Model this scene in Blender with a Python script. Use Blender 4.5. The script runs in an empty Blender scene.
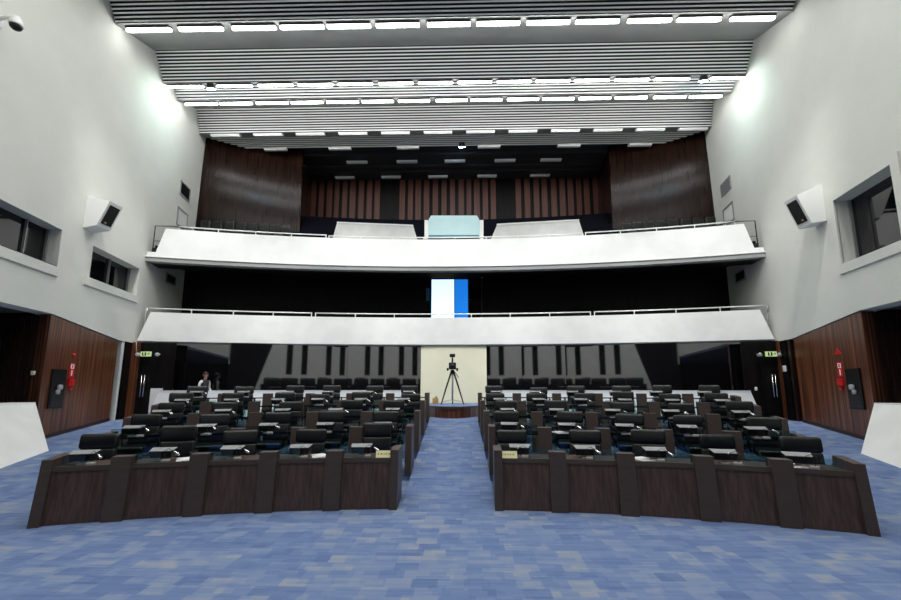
import bpy, math, random
from mathutils import Vector, Matrix
random.seed(7)
D = bpy.data
COL = bpy.context.scene.collection
R_ = math.radians

# ------------------------------------------------------------------ camera model
F = 400.0
PITCH, YAW = R_(8.0), R_(1.2)
CX, CY, CZ = 0.30, 0.0, 1.77
SHY = (388 - 300 - F * math.tan(PITCH)) / 901.0

def ray(u, v):
    x = (u - 450.5) / F
    y = -(v - 300 - SHY * 901) / F
    cp, sp = math.cos(PITCH), math.sin(PITCH)
    fy, fz = cp - y * sp, sp + y * cp
    cw, sw = math.cos(YAW), math.sin(YAW)
    return (x * cw - fy * sw, x * sw + fy * cw, fz)

def at_y(u, v, Y):
    d = ray(u, v); t = (Y - CY) / d[1]
    return Vector((CX + d[0] * t, Y, CZ + d[2] * t))

def at_z(u, v, z):
    d = ray(u, v); t = (z - CZ) / d[2]
    return Vector((CX + d[0] * t, CY + d[1] * t, z))

def x_at(u, Y, Z):
    """x so that the point (x, Y, Z) stands in picture column u"""
    k = (u - 450.5) / F
    cp, sp, cw, sw = math.cos(PITCH), math.sin(PITCH), math.cos(YAW), math.sin(YAW)
    y, z = Y - CY, Z - CZ
    # xc = x*cw + y*sw ; zf = (-x*sw + y*cw)*cp + z*sp ; xc = k*zf
    return CX + (k * (y * cw * cp + z * sp) - y * sw) / (cw + k * sw * cp)

WA, WB = 8.55, 0.2
def at_wall(u, v, s):
    d = ray(u, v); t = (WA + WB * CY - s * CX) / (s * d[0] - WB * d[1])
    return Vector((CX + d[0] * t, CY + d[1] * t, CZ + d[2] * t))

def at_cyl(u, v, R, yc):
    d = ray(u, v)
    A = d[0] ** 2 + d[1] ** 2
    B = 2 * (CX * d[0] + (CY - yc) * d[1])
    c = CX ** 2 + (CY - yc) ** 2 - R ** 2
    t = (-B + math.sqrt(B * B - 4 * A * c)) / 2 / A
    return Vector((CX + d[0] * t, CY + d[1] * t, CZ + d[2] * t))

def wx(Y):
    return WA + WB * Y

# ------------------------------------------------------------------ materials
def mat(name, base=(.5, .5, .5), rough=.5, metal=0.0, spec=None, emis=None, estr=0, ior=None, coat=0):
    m = D.materials.new(name); m.use_nodes = True
    b = m.node_tree.nodes['Principled BSDF']
    b.inputs['Base Color'].default_value = (*base, 1)
    b.inputs['Roughness'].default_value = rough
    b.inputs['Metallic'].default_value = metal
    if spec is not None: b.inputs['Specular IOR Level'].default_value = spec
    if ior: b.inputs['IOR'].default_value = ior
    if coat: b.inputs['Coat Weight'].default_value = coat
    if emis:
        b.inputs['Emission Color'].default_value = (*emis, 1)
        b.inputs['Emission Strength'].default_value = estr
    return m

def N(m, t, **kw):
    n = m.node_tree.nodes.new(t)
    for k, v in kw.items(): setattr(n, k, v)
    return n

def noise_mat(name, c1, c2, scale=(1, 1, 1), nscale=4, detail=6, rough=.6, lo=.35, hi=.65, bump=0, rot=(0, 0, 0), bscale=None, **kw):
    m = mat(name, c1, rough, **kw)
    L = m.node_tree.links
    b = m.node_tree.nodes['Principled BSDF']
    tc = N(m, 'ShaderNodeTexCoord'); mp = N(m, 'ShaderNodeMapping')
    mp.inputs['Scale'].default_value = scale
    mp.inputs['Rotation'].default_value = rot
    nz = N(m, 'ShaderNodeTexNoise'); nz.inputs['Scale'].default_value = nscale; nz.inputs['Detail'].default_value = detail
    cr = N(m, 'ShaderNodeValToRGB')
    cr.color_ramp.elements[0].position = lo; cr.color_ramp.elements[0].color = (*c1, 1)
    cr.color_ramp.elements[1].position = hi; cr.color_ramp.elements[1].color = (*c2, 1)
    L.new(tc.outputs['Object'], mp.inputs['Vector']); L.new(mp.outputs[0], nz.inputs['Vector'])
    L.new(nz.outputs['Fac'], cr.inputs['Fac']); L.new(cr.outputs[0], b.inputs['Base Color'])
    if bump:
        bp = N(m, 'ShaderNodeBump'); bp.inputs['Strength'].default_value = bump; bp.inputs['Distance'].default_value = .02
        src = nz
        if bscale:
            src = N(m, 'ShaderNodeTexNoise'); src.inputs['Scale'].default_value = bscale; src.inputs['Detail'].default_value = 4
            L.new(tc.outputs['Object'], src.inputs['Vector'])
        L.new(src.outputs['Fac'], bp.inputs['Height']); L.new(bp.outputs[0], b.inputs['Normal'])
    return m

def carpet_mat():
    m = mat('blue carpet', (.2, .3, .5), .95, spec=.1)
    L = m.node_tree.links; b = m.node_tree.nodes['Principled BSDF']
    tc = N(m, 'ShaderNodeTexCoord')
    def cells(w, h, seed):
        mp = N(m, 'ShaderNodeMapping'); mp.inputs['Scale'].default_value = (1 / w, 1 / h, 0); mp.inputs['Location'].default_value = (seed * 3.17, seed * 1.31, 0)
        L.new(tc.outputs['Object'], mp.inputs['Vector'])
        sp = N(m, 'ShaderNodeSeparateXYZ'); L.new(mp.outputs[0], sp.inputs[0])
        fy = N(m, 'ShaderNodeMath', operation='FLOOR'); L.new(sp.outputs['Y'], fy.inputs[0])
        wn = N(m, 'ShaderNodeTexWhiteNoise', noise_dimensions='1D'); L.new(fy.outputs[0], wn.inputs['W'])
        ad = N(m, 'ShaderNodeMath', operation='ADD'); L.new(sp.outputs['X'], ad.inputs[0]); L.new(wn.outputs['Value'], ad.inputs[1])
        fx = N(m, 'ShaderNodeMath', operation='FLOOR'); L.new(ad.outputs[0], fx.inputs[0])
        cb = N(m, 'ShaderNodeCombineXYZ'); L.new(fx.outputs[0], cb.inputs[0]); L.new(fy.outputs[0], cb.inputs[1]); cb.inputs[2].default_value = seed
        w2 = N(m, 'ShaderNodeTexWhiteNoise', noise_dimensions='3D'); L.new(cb.outputs[0], w2.inputs['Vector'])
        return w2.outputs['Value']
    a, c, d = cells(.24, .17, 1), cells(.16, .09, 2), cells(.45, .03, 3)
    s1 = N(m, 'ShaderNodeMath', operation='MULTIPLY'); L.new(a, s1.inputs[0]); s1.inputs[1].default_value = .52
    s2 = N(m, 'ShaderNodeMath', operation='MULTIPLY_ADD'); L.new(c, s2.inputs[0]); s2.inputs[1].default_value = .30; L.new(s1.outputs[0], s2.inputs[2])
    s3 = N(m, 'ShaderNodeMath', operation='MULTIPLY_ADD'); L.new(d, s3.inputs[0]); s3.inputs[1].default_value = .18; L.new(s2.outputs[0], s3.inputs[2])
    cr = N(m, 'ShaderNodeValToRGB'); e = cr.color_ramp.elements
    e[0].position = .05; e[0].color = (.112, .162, .330, 1)
    e[1].position = .92; e[1].color = (.30, .325, .39, 1)
    for p, col in ((.33, (.145, .208, .392)), (.55, (.172, .242, .425)), (.76, (.228, .282, .415))):
        q = e.new(p); q.color = (*col, 1)
    L.new(s3.outputs[0], cr.inputs['Fac']); L.new(cr.outputs[0], b.inputs['Base Color'])
    nz = N(m, 'ShaderNodeTexNoise'); nz.inputs['Scale'].default_value = 160; L.new(tc.outputs['Object'], nz.inputs['Vector'])
    bp = N(m, 'ShaderNodeBump'); bp.inputs['Strength'].default_value = .4; bp.inputs['Distance'].default_value = .01
    L.new(nz.outputs['Fac'], bp.inputs['Height']); L.new(bp.outputs[0], b.inputs['Normal'])
    return m

M = {}
M['carpet'] = carpet_mat()
M['plaster'] = noise_mat('off white plaster', (.66, .675, .625), (.69, .70, .655), nscale=1.4, rough=.85, bump=.25, bscale=14)
M['marble'] = noise_mat('white marble', (.82, .825, .81), (.87, .875, .86), nscale=1.6, detail=9, rough=.35, lo=.4, hi=.6)
M['grey_marble'] = noise_mat('pale grey marble', (.56, .57, .56), (.64, .65, .63), nscale=2, detail=9, rough=.5)
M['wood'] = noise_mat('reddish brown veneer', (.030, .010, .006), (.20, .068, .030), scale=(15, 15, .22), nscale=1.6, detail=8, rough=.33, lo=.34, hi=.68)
M['desk_wood'] = noise_mat('dark desk veneer', (.050, .028, .023), (.105, .063, .052), scale=(14, 14, .5), nscale=2.2, detail=8, rough=.36, lo=.35, hi=.7)
M['pilaster_wood'] = noise_mat('dark plain veneer', (.055, .038, .032), (.068, .049, .042), scale=(2, 2, 20), nscale=3, rough=.42)
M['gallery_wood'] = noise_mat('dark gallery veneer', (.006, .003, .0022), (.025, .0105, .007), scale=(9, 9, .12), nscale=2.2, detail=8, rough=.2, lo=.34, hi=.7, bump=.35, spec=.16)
M['alcove_wood'] = noise_mat('ribbed dark wood', (.012, .006, .004), (.032, .014, .009), scale=(8, 8, .3), nscale=2, rough=.45)
M['black_wall'] = noise_mat('black panelling', (.0045, .004, .0042), (.008, .007, .0072), scale=(6, 6, .3), nscale=2, rough=.4, spec=.15)
M['red_wood'] = noise_mat('red brown strips', (.070, .021, .013), (.105, .033, .020), scale=(9, 9, .3), nscale=2, rough=.5)
M['navy'] = mat('navy carpet', (.004, .005, .010), .9, spec=.1)
M['leather'] = noise_mat('black leather', (.0055, .006, .0075), (.009, .0095, .0115), nscale=12, rough=.28, spec=.45)
M['plastic'] = mat('black plastic', (.007, .007, .0075), .4, spec=.3)
M['grey_plastic'] = mat('grey plastic', (.35, .36, .37), .4)
M['silver'] = mat('silver', (.34, .35, .36), .4, metal=.4)
M['chrome'] = mat('chrome', (.8, .8, .8), .15, metal=1)
M['rail'] = mat('white painted rail', (.75, .76, .75), .3, metal=.3)
M['dark_metal'] = mat('dark metal', (.05, .05, .05), .4, metal=.7)
M['black_glass'] = mat('dark reflecting glass', (.004, .004, .005), .03, ior=2.8)
M['window_glass'] = mat('black window glass', (.004, .004, .006), .04, ior=1.6)
M['screen'] = mat('blue lit screen', (.01, .02, .08), .2, emis=(.05, .16, 1), estr=.3)
M['slat'] = mat('pale aluminium', (.90, .90, .88), .4)
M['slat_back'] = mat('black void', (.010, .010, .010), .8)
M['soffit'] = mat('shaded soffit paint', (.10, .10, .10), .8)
M['grey_ceiling'] = noise_mat('grey ceiling board', (.30, .31, .30), (.34, .35, .34), nscale=1, rough=.7)
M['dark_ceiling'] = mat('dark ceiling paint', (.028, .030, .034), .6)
M['lamp_on'] = mat('lit diffuser', (.9, .9, .9), .5, emis=(1, 1, .97), estr=20)
M['lamp_off'] = mat('unlit diffuser', (.80, .81, .81), .4)
M['spot_on'] = mat('lit spotlight lens', (.9, .9, 1), .3, emis=(.55, .82, 1), estr=60)
M['white_paint'] = mat('white paint', (.78, .79, .77), .5)
M['cream'] = noise_mat('cream paint', (.78, .76, .58), (.82, .80, .62), nscale=1.2, rough=.7)
M['red'] = mat('red paint', (.60, .012, .016), .35)
M['sign_green'] = mat('pale green lit sign', (.4, .5, .25), .4, emis=(.55, .70, .33), estr=.45)
M['yellow'] = mat('pale yellow card', (.93, .86, .48), .6)
M['paper'] = mat('white paper', (.80, .80, .80), .7)
M['ink'] = mat('dark ink', (.50, .45, .24), .8)
M['cyan_white'] = noise_mat('pale cyan board', (.52, .75, .79), (.57, .79, .82), nscale=2, rough=.5)  # cyan light falling on a white block, put into the base colour
M['teal'] = mat('teal strip', (.04, .17, .25), .5)
def thin_glass(name, tint, refl=.1):
    m = D.materials.new(name); m.use_nodes = True
    nt = m.node_tree; nt.nodes.clear()
    out = nt.nodes.new('ShaderNodeOutputMaterial'); mx = nt.nodes.new('ShaderNodeMixShader')
    tr = nt.nodes.new('ShaderNodeBsdfTransparent'); gl = nt.nodes.new('ShaderNodeBsdfGlossy')
    tr.inputs['Color'].default_value = (*tint, 1); gl.inputs['Roughness'].default_value = .03
    mx.inputs[0].default_value = refl
    nt.links.new(tr.outputs[0], mx.inputs[1]); nt.links.new(gl.outputs[0], mx.inputs[2]); nt.links.new(mx.outputs[0], out.inputs['Surface'])
    return m
M['desk_glass'] = thin_glass('dark greenish glass top', (.42, .55, .52), .08)
M['glass'] = thin_glass('greenish clear glass', (.70, .82, .79), .045)
M['blue_glass'] = thin_glass('blue tinted glass', (.13, .42, .68))
M['label_wood'] = mat('light wood', (.42, .25, .10), .5)
M['skin'] = mat('skin', (.36, .20, .14), .5)
M['hair'] = mat('dark hair', (.012, .010, .009), .5)
M['shirt'] = mat('white shirt', (.70, .71, .72), .8)
M['vest'] = mat('dark vest', (.02, .02, .025), .7)
M['bronze'] = mat('bronze shield', (.10, .08, .04), .4, metal=.5)

# ------------------------------------------------------------------ mesh builder
class MB:
    def __init__(s):
        s.v, s.f, s.sm, s.mi = [], [], [], []
        s.cur = 0
    def add(s, vs, fs, smooth=False, tf=None):
        o = len(s.v)
        for p in vs:
            p = Vector(p)
            s.v.append(tf @ p if tf else p)
        for f in fs:
            s.f.append([i + o for i in f]); s.sm.append(smooth); s.mi.append(s.cur)
        return s
    def quad(s, a, b, c, d): return s.add([a, b, c, d], [(0, 1, 2, 3)])
    def poly(s, pts): return s.add(pts, [tuple(range(len(pts)))])
    def box(s, c, size, tf=None, rz=0):
        hx, hy, hz = size[0] / 2, size[1] / 2, size[2] / 2
        T = Matrix.Translation(c) @ Matrix.Rotation(rz, 4, 'Z')
        if tf: T = tf @ T
        vs = [(x * hx, y * hy, z * hz) for x in (-1, 1) for y in (-1, 1) for z in (-1, 1)]
        return s.add(vs, [(0, 1, 3, 2), (4, 6, 7, 5), (0, 4, 5, 1), (2, 3, 7, 6), (0, 2, 6, 4), (1, 5, 7, 3)], tf=T)
    def prism(s, bot, top, tf=None):
        n = len(bot)
        fs = [tuple(range(n))[::-1], tuple(range(n, 2 * n))] + [(i, (i + 1) % n, n + (i + 1) % n, n + i) for i in range(n)]
        return s.add(list(bot) + list(top), fs, tf=tf)
    def rbox(s, c, size, r=.03, seg=3, bend=0, tf=None):
        """rounded cushion: a box with rounded edges, optionally bowed along x (bend = depth in y at the sides)"""
        hx, hy, hz = size[0] / 2, size[1] / 2, size[2] / 2
        r = min(r, hx, hy, hz)
        def axis(h):
            core = h - r
            a = [-h + r - r * math.cos(math.pi / 2 * i / seg) for i in range(seg)]
            mid = [-core, 0, core] if core > 1e-6 else [0]
            b = [-x for x in a[::-1]]
            return a + mid + b
        X, Y, Z = axis(hx), axis(hy), axis(hz)
        idx, vs, fs = {}, [], []
        def vert(x, y, z):
            k = (round(x, 5), round(y, 5), round(z, 5))
            if k in idx: return idx[k]
            q = Vector((max(-hx + r, min(hx - r, x)), max(-hy + r, min(hy - r, y)), max(-hz + r, min(hz - r, z))))
            d = Vector((x, y, z)) - q
            p = q + d.normalized() * r if d.length > 1e-7 else Vector((x, y, z))
            if bend: p.y -= bend * (p.x / hx) ** 2
            idx[k] = len(vs); vs.append(p + Vector(c)); return idx[k]
        def face(A, B, fn, flip):
            for i in range(len(A) - 1):
                for j in range(len(B) - 1):
                    q = [fn(A[i], B[j]), fn(A[i + 1], B[j]), fn(A[i + 1], B[j + 1]), fn(A[i], B[j + 1])]
                    fs.append(q[::-1] if flip else q)
        for sgn, fl in ((1, False), (-1, True)):
            face(X, Y, lambda a, b: vert(a, b, sgn * hz), fl)
            face(Y, Z, lambda a, b: vert(sgn * hx, a, b), fl)
            face(Z, X, lambda a, b: vert(b, sgn * hy, a), fl)
        return s.add(vs, fs, True, tf)
    def tube(s, pts, r, n=8, tf=None, caps=True):
        pts = [Vector(p) for p in pts]
        rs = r if isinstance(r, (list, tuple)) else [r] * len(pts)
        vs, fs = [], []
        up = Vector((0, 0, 1))
        for i, p in enumerate(pts):
            a = pts[max(0, i - 1)]; b = pts[min(len(pts) - 1, i + 1)]
            t = (b - a).normalized()
            u = up.cross(t)
            if u.length < 1e-3: u = Vector((1, 0, 0)).cross(t)
            u.normalize(); w = t.cross(u)
            for k in range(n):
                an = 2 * math.pi * k / n
                vs.append(p + (u * math.cos(an) + w * math.sin(an)) * rs[i])
        for i in range(len(pts) - 1):
            for k in range(n):
                a, b = i * n + k, i * n + (k + 1) % n
                fs.append((a, b, b + n, a + n))
        if caps:
            fs.append(tuple(range(n))[::-1]); fs.append(tuple(range((len(pts) - 1) * n, len(pts) * n)))
        return s.add(vs, fs, True, tf)
    def lathe(s, prof, n=16, tf=None):
        vs, fs = [], []
        for (r, z) in prof:
            for k in range(n):
                a = 2 * math.pi * k / n
                vs.append((r * math.cos(a), r * math.sin(a), z))
        for i in range(len(prof) - 1):
            for k in range(n):
                a, b = i * n + k, i * n + (k + 1) % n
                fs.append((a, b, b + n, a + n))
        fs.append(tuple(range(n))[::-1]); fs.append(tuple(range((len(prof) - 1) * n, len(prof) * n)))
        return s.add(vs, fs, True, tf)
    def build(s, name, m, parent=None, loc=None, rz=0):
        me = D.meshes.new(name)
        me.from_pydata([tuple(p) for p in s.v], [], s.f)
        ms = m if isinstance(m, (list, tuple)) else [m]
        for k in ms: me.materials.append(M[k])
        for i, p in enumerate(me.polygons):
            p.use_smooth = s.sm[i]; p.material_index = s.mi[i]
        me.update()
        o = D.objects.new(name, me); COL.objects.link(o)
        if parent: o.parent = parent
        if loc: o.location = loc
        if rz: o.rotation_euler = (0, 0, rz)
        return o

def tag(o, label=None, cat=None, group=None, kind=None):
    if label: o['label'] = label
    if cat: o['category'] = cat
    if group: o['group'] = group
    if kind: o['kind'] = kind
    return o

def thing(name, label, cat, loc=(0, 0, 0), rz=0, group=None):
    o = D.objects.new(name, None); COL.objects.link(o)
    o.empty_display_size = .1
    o.location = loc; o.rotation_euler = (0, 0, rz)
    return tag(o, label, cat, group)

def struct(mb, name, m, label=None):
    return tag(mb.build(name, m), label, kind='structure')

CHILD = {}
def kids(o):
    return [c for c in D.objects if c.parent == o]
def copy_tree(o, kmap, parent=None):
    c = o.copy(); COL.objects.link(c)
    if parent: c.parent = parent
    for k in kmap.get(o.name, []): copy_tree(k, kmap, c)
    return c
def kid_map(root):
    km = {}
    def rec(o):
        km[o.name] = kids(o)
        for k in km[o.name]: rec(k)
    rec(root)
    return km

ORD = ['first', 'second', 'third', 'fourth', 'fifth', 'sixth', 'seventh', 'eighth', 'ninth', 'tenth', 'eleventh', 'twelfth', 'thirteenth', 'fourteenth', 'fifteenth', 'sixteenth']

# ------------------------------------------------------------------ floor
YA = -9.5                    # centre of the seating arcs
R1, PITCHR = 15.7, 1.4
ZF = [0.0, .22, .42, .61, .79]
AL, AR = -.58, .85           # aisle edges
def pol(R, deg, z=0): return Vector((R * math.sin(R_(deg)), YA + R * math.cos(R_(deg)), z))
def ramp(Y): return 0 if Y < 6.6 else min(.70, (Y - 6.6) * .105)

b = MB()
for (y0, y1) in ((-8, 6.6), (6.6, 13.27), (13.27, 20)):
    b.quad((-16, y0, ramp(y0)), (16, y0, ramp(y0)), (16, y1, ramp(y1)), (-16, y1, ramp(y1)))
struct(b, 'floor', 'carpet')
def aisle_deg(R, x): return math.degrees(math.asin(x / R))
b = MB()
for k in range(1, 5):
    r0 = R1 + PITCHR * k - .01; r1 = R1 + PITCHR * (k + 1) if k < 4 else 23.3
    zt = ZF[k]
    n = 12; amax = 20.6
    for (x, q) in ((AL, -amax), (AR, amax)):
        A0 = [aisle_deg(r0, x) + (q - aisle_deg(r0, x)) * i / n for i in range(n + 1)]
        A1 = [aisle_deg(r1, x) + (q - aisle_deg(r1, x)) * i / n for i in range(n + 1)]
        for i in range(n):
            b.quad(pol(r0, A0[i], zt), pol(r0, A0[i + 1], zt), pol(r1, A1[i + 1], zt), pol(r1, A1[i], zt))
            b.quad(pol(r0, A0[i], 0), pol(r0, A0[i + 1], 0), pol(r0, A0[i + 1], zt), pol(r0, A0[i], zt))
            if k == 4: b.quad(pol(r1, A1[i], 0), pol(r1, A1[i + 1], 0), pol(r1, A1[i + 1], zt), pol(r1, A1[i], zt))
        for (p0, p1) in ((A0[0], A1[0]), (A0[n], A1[n])):
            b.quad(pol(r0, p0, 0), pol(r1, p1, 0), pol(r1, p1, zt), pol(r0, p0, zt))
struct(b, 'floor_tiers', 'carpet', 'blue carpeted curved tiers under the rear desk rows')
b = MB()   # gently stepped ramp of the aisle
prf = [(6.25, 0.0)]
for k in range(4):
    y0 = YA + R1 + PITCHR * k + (0 if k else .1); y1 = y0 + PITCHR
    for i in range(5):
        za = ZF[k] + (ZF[k + 1] - ZF[k]) * (i + 1) / 5
        ya = y0 + (y1 - y0) * (i + .9) / 5
        prf.append((ya, za - .012)); prf.append((ya + .02, za))
prf += [(11.9, .83), (13.2, .86), (14.2, .86)]
for (p, q) in zip(prf[:-1], prf[1:]):
    b.quad((AL, p[0], p[1]), (AR, p[0], p[1]), (AR, q[0], q[1]), (AL, q[0], q[1]))
b.quad((AL, 11.9, .83), (-1.3, 12.6, .84), (-1.3, 14.2, .86), (AL, 14.2, .86)); b.quad((AR, 11.9, .83), (1.6, 12.6, .84), (1.6, 14.2, .86), (AR, 14.2, .86))
struct(b, 'floor_aisle', 'carpet', 'blue carpeted aisle rising between the two banks of desks')

# ------------------------------------------------------------------ side walls
def wall_pt(s, Y, z, out=0.0): return Vector((s * (wx(Y) + out), Y, z))
def wall_mesh(s, ys, zs, hole):
    mb = MB()
    T = .5
    for i in range(len(ys) - 1):
        for j in range(len(zs) - 1):
            y0, y1, z0, z1 = ys[i], ys[i + 1], zs[j], zs[j + 1]
            if hole(i, j): 
                for (a, c) in (((y0, z0), (y1, z0)), ((y1, z0), (y1, z1)), ((y1, z1), (y0, z1)), ((y0, z1), (y0, z0))):
                    mb.quad(wall_pt(s, *a), wall_pt(s, *c), wall_pt(s, *c, T), wall_pt(s, *a, T))
                continue
            q = [wall_pt(s, y0, z0), wall_pt(s, y1, z0), wall_pt(s, y1, z1), wall_pt(s, y0, z1)]
            o = [wall_pt(s, y0, z0, T), wall_pt(s, y1, z0, T), wall_pt(s, y1, z1, T), wall_pt(s, y0, z1, T)]
            mb.quad(*q); mb.quad(*o[::-1])
    return mb
YB, YE, ZT = -7.5, 24.0, 16.0
# window holes (Y0, Y1, z0, z1)
HL = [(5.2, 10.29, 5.0, 6.08), (11.5, 13.88, 5.05, 6.08)]
HR = [(8.82, 10.64, 5.06, 6.88)]
for s, name, holes in ((-1, 'wall_left', HL), (1, 'wall_right', HR)):
    if s < 0:
        ys = [YB, 5.2, 10.29, 11.5, 13.88, YE]; zs = [4.2, 5.0, 5.05, 6.08, ZT]
        hole = lambda i, j: (i == 1 and j in (1, 2)) or (i == 3 and j == 2)
    else:
        ys = [YB, 8.82, 10.64, YE]; zs = [4.2, 5.06, 6.88, ZT]
        hole = lambda i, j: i == 1 and j == 1
    mb = wall_mesh(s, ys, zs, hole)
    # lower strip with the stepped bottom edge
    low = [(YB, 3.75), (10.35, 3.75), (13.2, 3.37), (14.2, 3.37)]
    for (a, c) in zip(low[:-1], low[1:]):
        mb.quad(wall_pt(s, a[0], a[1]), wall_pt(s, c[0], c[1]), wall_pt(s, c[0], 4.2), wall_pt(s, a[0], 4.2))
        mb.quad(wall_pt(s, a[0], a[1]), wall_pt(s, c[0], c[1]), wall_pt(s, c[0], c[1], .5), wall_pt(s, a[0], a[1], .5))
    mb.quad(wall_pt(s, 14.2, 3.37), wall_pt(s, YE, 3.37), wall_pt(s, YE, 4.2), wall_pt(s, 14.2, 4.2))
    mb.quad(wall_pt(s, 14.3, 0, .1), wall_pt(s, YE, 0, .1), wall_pt(s, YE, 3.4, .1), wall_pt(s, 14.3, 3.4, .1))
    struct(mb, name, 'plaster')
    # wooden wall below
    mb = MB()
    y0, y1 = 10.35, 13.2
    def slab(y0, y1, z0a, z0b, z1a, z1b, o0, o1):
        bq = [wall_pt(s, y0, z0a, o0), wall_pt(s, y1, z0b, o0), wall_pt(s, y1, z0b, o1), wall_pt(s, y0, z0a, o1)]
        tq = [wall_pt(s, y0, z1a, o0), wall_pt(s, y1, z1b, o0), wall_pt(s, y1, z1b, o1), wall_pt(s, y0, z1a, o1)]
        mb.prism(bq, tq)
    slab(y0, y1, ramp(y0) - .02, ramp(y1) - .02, 3.72, 3.345, .03, .35)
    struct(mb, 'wall_%s_wood_panel' % ('left' if s < 0 else 'right'), 'wood', 'reddish brown veneered wall under the white side wall')
    mb = MB(); slab(y0, y1, ramp(y0) - .02, ramp(y1) - .02, ramp(y0) + .1, ramp(y1) + .1, .005, .03)
    struct(mb, 'baseboard_%s' % ('left' if s < 0 else 'right'), 'alcove_wood')
    # dark alcove with ribbed wall in front of the wooden wall
    mb = MB()
    X0, X1 = wx(10.35) + .09, wx(10.35) + 4.6
    mb.box((s * (X0 + X1) / 2, 10.5, 1.85), (X1 - X0, .22, 3.7))
    n = 46
    for i in range(n):
        x = X0 + .05 + (X1 - X0 - .1) * i / n
        mb.box((s * x, 10.37, 1.9), (.05, .05, 3.6))
    struct(mb, 'wall_%s_alcove' % ('left' if s < 0 else 'right'), 'alcove_wood')
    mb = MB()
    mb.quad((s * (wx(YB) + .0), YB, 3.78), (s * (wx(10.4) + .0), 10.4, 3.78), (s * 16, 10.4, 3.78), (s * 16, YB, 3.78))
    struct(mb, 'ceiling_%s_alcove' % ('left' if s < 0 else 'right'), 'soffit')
    mb = MB(); mb.quad((s * 15.9, YB, 0), (s * 15.9, 10.5, 0), (s * 15.9, 10.5, 3.8), (s * 15.9, YB, 3.8))
    struct(mb, 'wall_%s_corridor' % ('left' if s < 0 else 'right'), 'black_wall')
    # window frame, glass, sill
    for wi, (a, c, z0, z1) in enumerate(holes):
        nm = 'window_%d' % (wi + 1 if s < 0 else 3)
        w = thing(nm, None, None); w['kind'] = 'structure'
        g = MB(); g.quad(wall_pt(s, a, z0, .40), wall_pt(s, c, z0, .40), wall_pt(s, c, z1, .40), wall_pt(s, a, z1, .40))
        g.quad(wall_pt(s, a, z0, .42), wall_pt(s, c, z0, .42), wall_pt(s, c, z1, .42), wall_pt(s, a, z1, .42))
        g.build('pane', 'window_glass', w)
        fr = MB()
        divs = [c - .70, c - 2.0, c - 3.3] if (s < 0 and wi == 0) else ([a + 1.3] if wi == 1 else [])
        for yy in divs:
            fr.prism([wall_pt(s, yy - .012, z0, .33), wall_pt(s, yy + .012, z0, .33), wall_pt(s, yy + .012, z0, .40), wall_pt(s, yy - .012, z0, .40)],
                     [wall_pt(s, yy - .012, z1, .33), wall_pt(s, yy + .012, z1, .33), wall_pt(s, yy + .012, z1, .40), wall_pt(s, yy - .012, z1, .40)])
        fr.prism([wall_pt(s, c - .05, z0, .33), wall_pt(s, c, z0, .33), wall_pt(s, c, z0, .40), wall_pt(s, c - .05, z0, .40)],
                 [wall_pt(s, c - .05, z1, .33), wall_pt(s, c, z1, .33), wall_pt(s, c, z1, .40), wall_pt(s, c - .05, z1, .40)])
        fr.build('mullion', 'silver', w)
        sm = MB()
        e = .22
        def band(y0, y1, za, zb):
            sm.prism([wall_pt(s, y0, za, -.06), wall_pt(s, y1, za, -.06), wall_pt(s, y1, za, .02), wall_pt(s, y0, za, .02)],
                     [wall_pt(s, y0, zb, -.06), wall_pt(s, y1, zb, -.06), wall_pt(s, y1, zb, .02), wall_pt(s, y0, zb, .02)])
        band(a - e, c + .02, z0 - .24, z0 + .01)
        if s > 0:
            band(a - e, c + e * 0 + .02, z1, z1 + .2); band(c, c + .14, z0 - .24, z1 + .2); band(a - e, a, z0, z1)
        sm.build('sill', 'plaster', w)
        # dark room behind the pane
        r = MB()
        r.prism([wall_pt(s, a, z0, .55), wall_pt(s, c, z0, .55), wall_pt(s, c, z0, .8), wall_pt(s, a, z0, .8)],
                [wall_pt(s, a, z1, .55), wall_pt(s, c, z1, .55), wall_pt(s, c, z1, .8), wall_pt(s, a, z1, .8)])
        r.build('dark_backing', 'black_wall', w)

# ------------------------------------------------------------------ ceiling (saw-tooth of slatted faces and grey soffits)
prof = [(11.17, 13.42), (13.27, 14.43), (14.02, 13.66), (14.68, 14.10), (15.14, 13.80), (16.70, 14.63), (17.20, 13.70), (18.08, 14.0), (18.55, 13.72)]
TY, TZ = 2.9, 0.18
teeth = []
# (slat start, slat end, soffit end)
faces_sl = [((10.45, 14.18), (11.17, 13.42)), ((13.27, 14.43), (14.02, 13.66)), ((14.68, 14.10), (15.14, 13.80)), ((16.70, 14.63), (17.20, 13.70)), ((17.95, 13.98), (18.5, 13.72))]
faces_gr = [((11.17, 13.42), (13.27, 14.43)), ((14.02, 13.66), (14.68, 14.10)), ((15.14, 13.80), (16.70, 14.63)), ((17.20, 13.70), (17.95, 13.98))]
y, z = 10.45, 14.18
for k in range(6):
    faces_gr.append(((y - 2.1, z - .8), (y, z)))
    faces_sl.append(((y - 2.85, z - .05), (y - 2.1, z - .8)))
    y, z = y - 2.85, z - .05
sl, bk, gr = MB(), MB(), MB()
for (a, c) in faces_gr:
    gr.quad((-wx(a[0]) - .02, a[0], a[1]), (wx(a[0]) + .02, a[0], a[1]), (wx(c[0]) + .02, c[0], c[1]), (-wx(c[0]) - .02, c[0], c[1]))
nvis = 0
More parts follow.
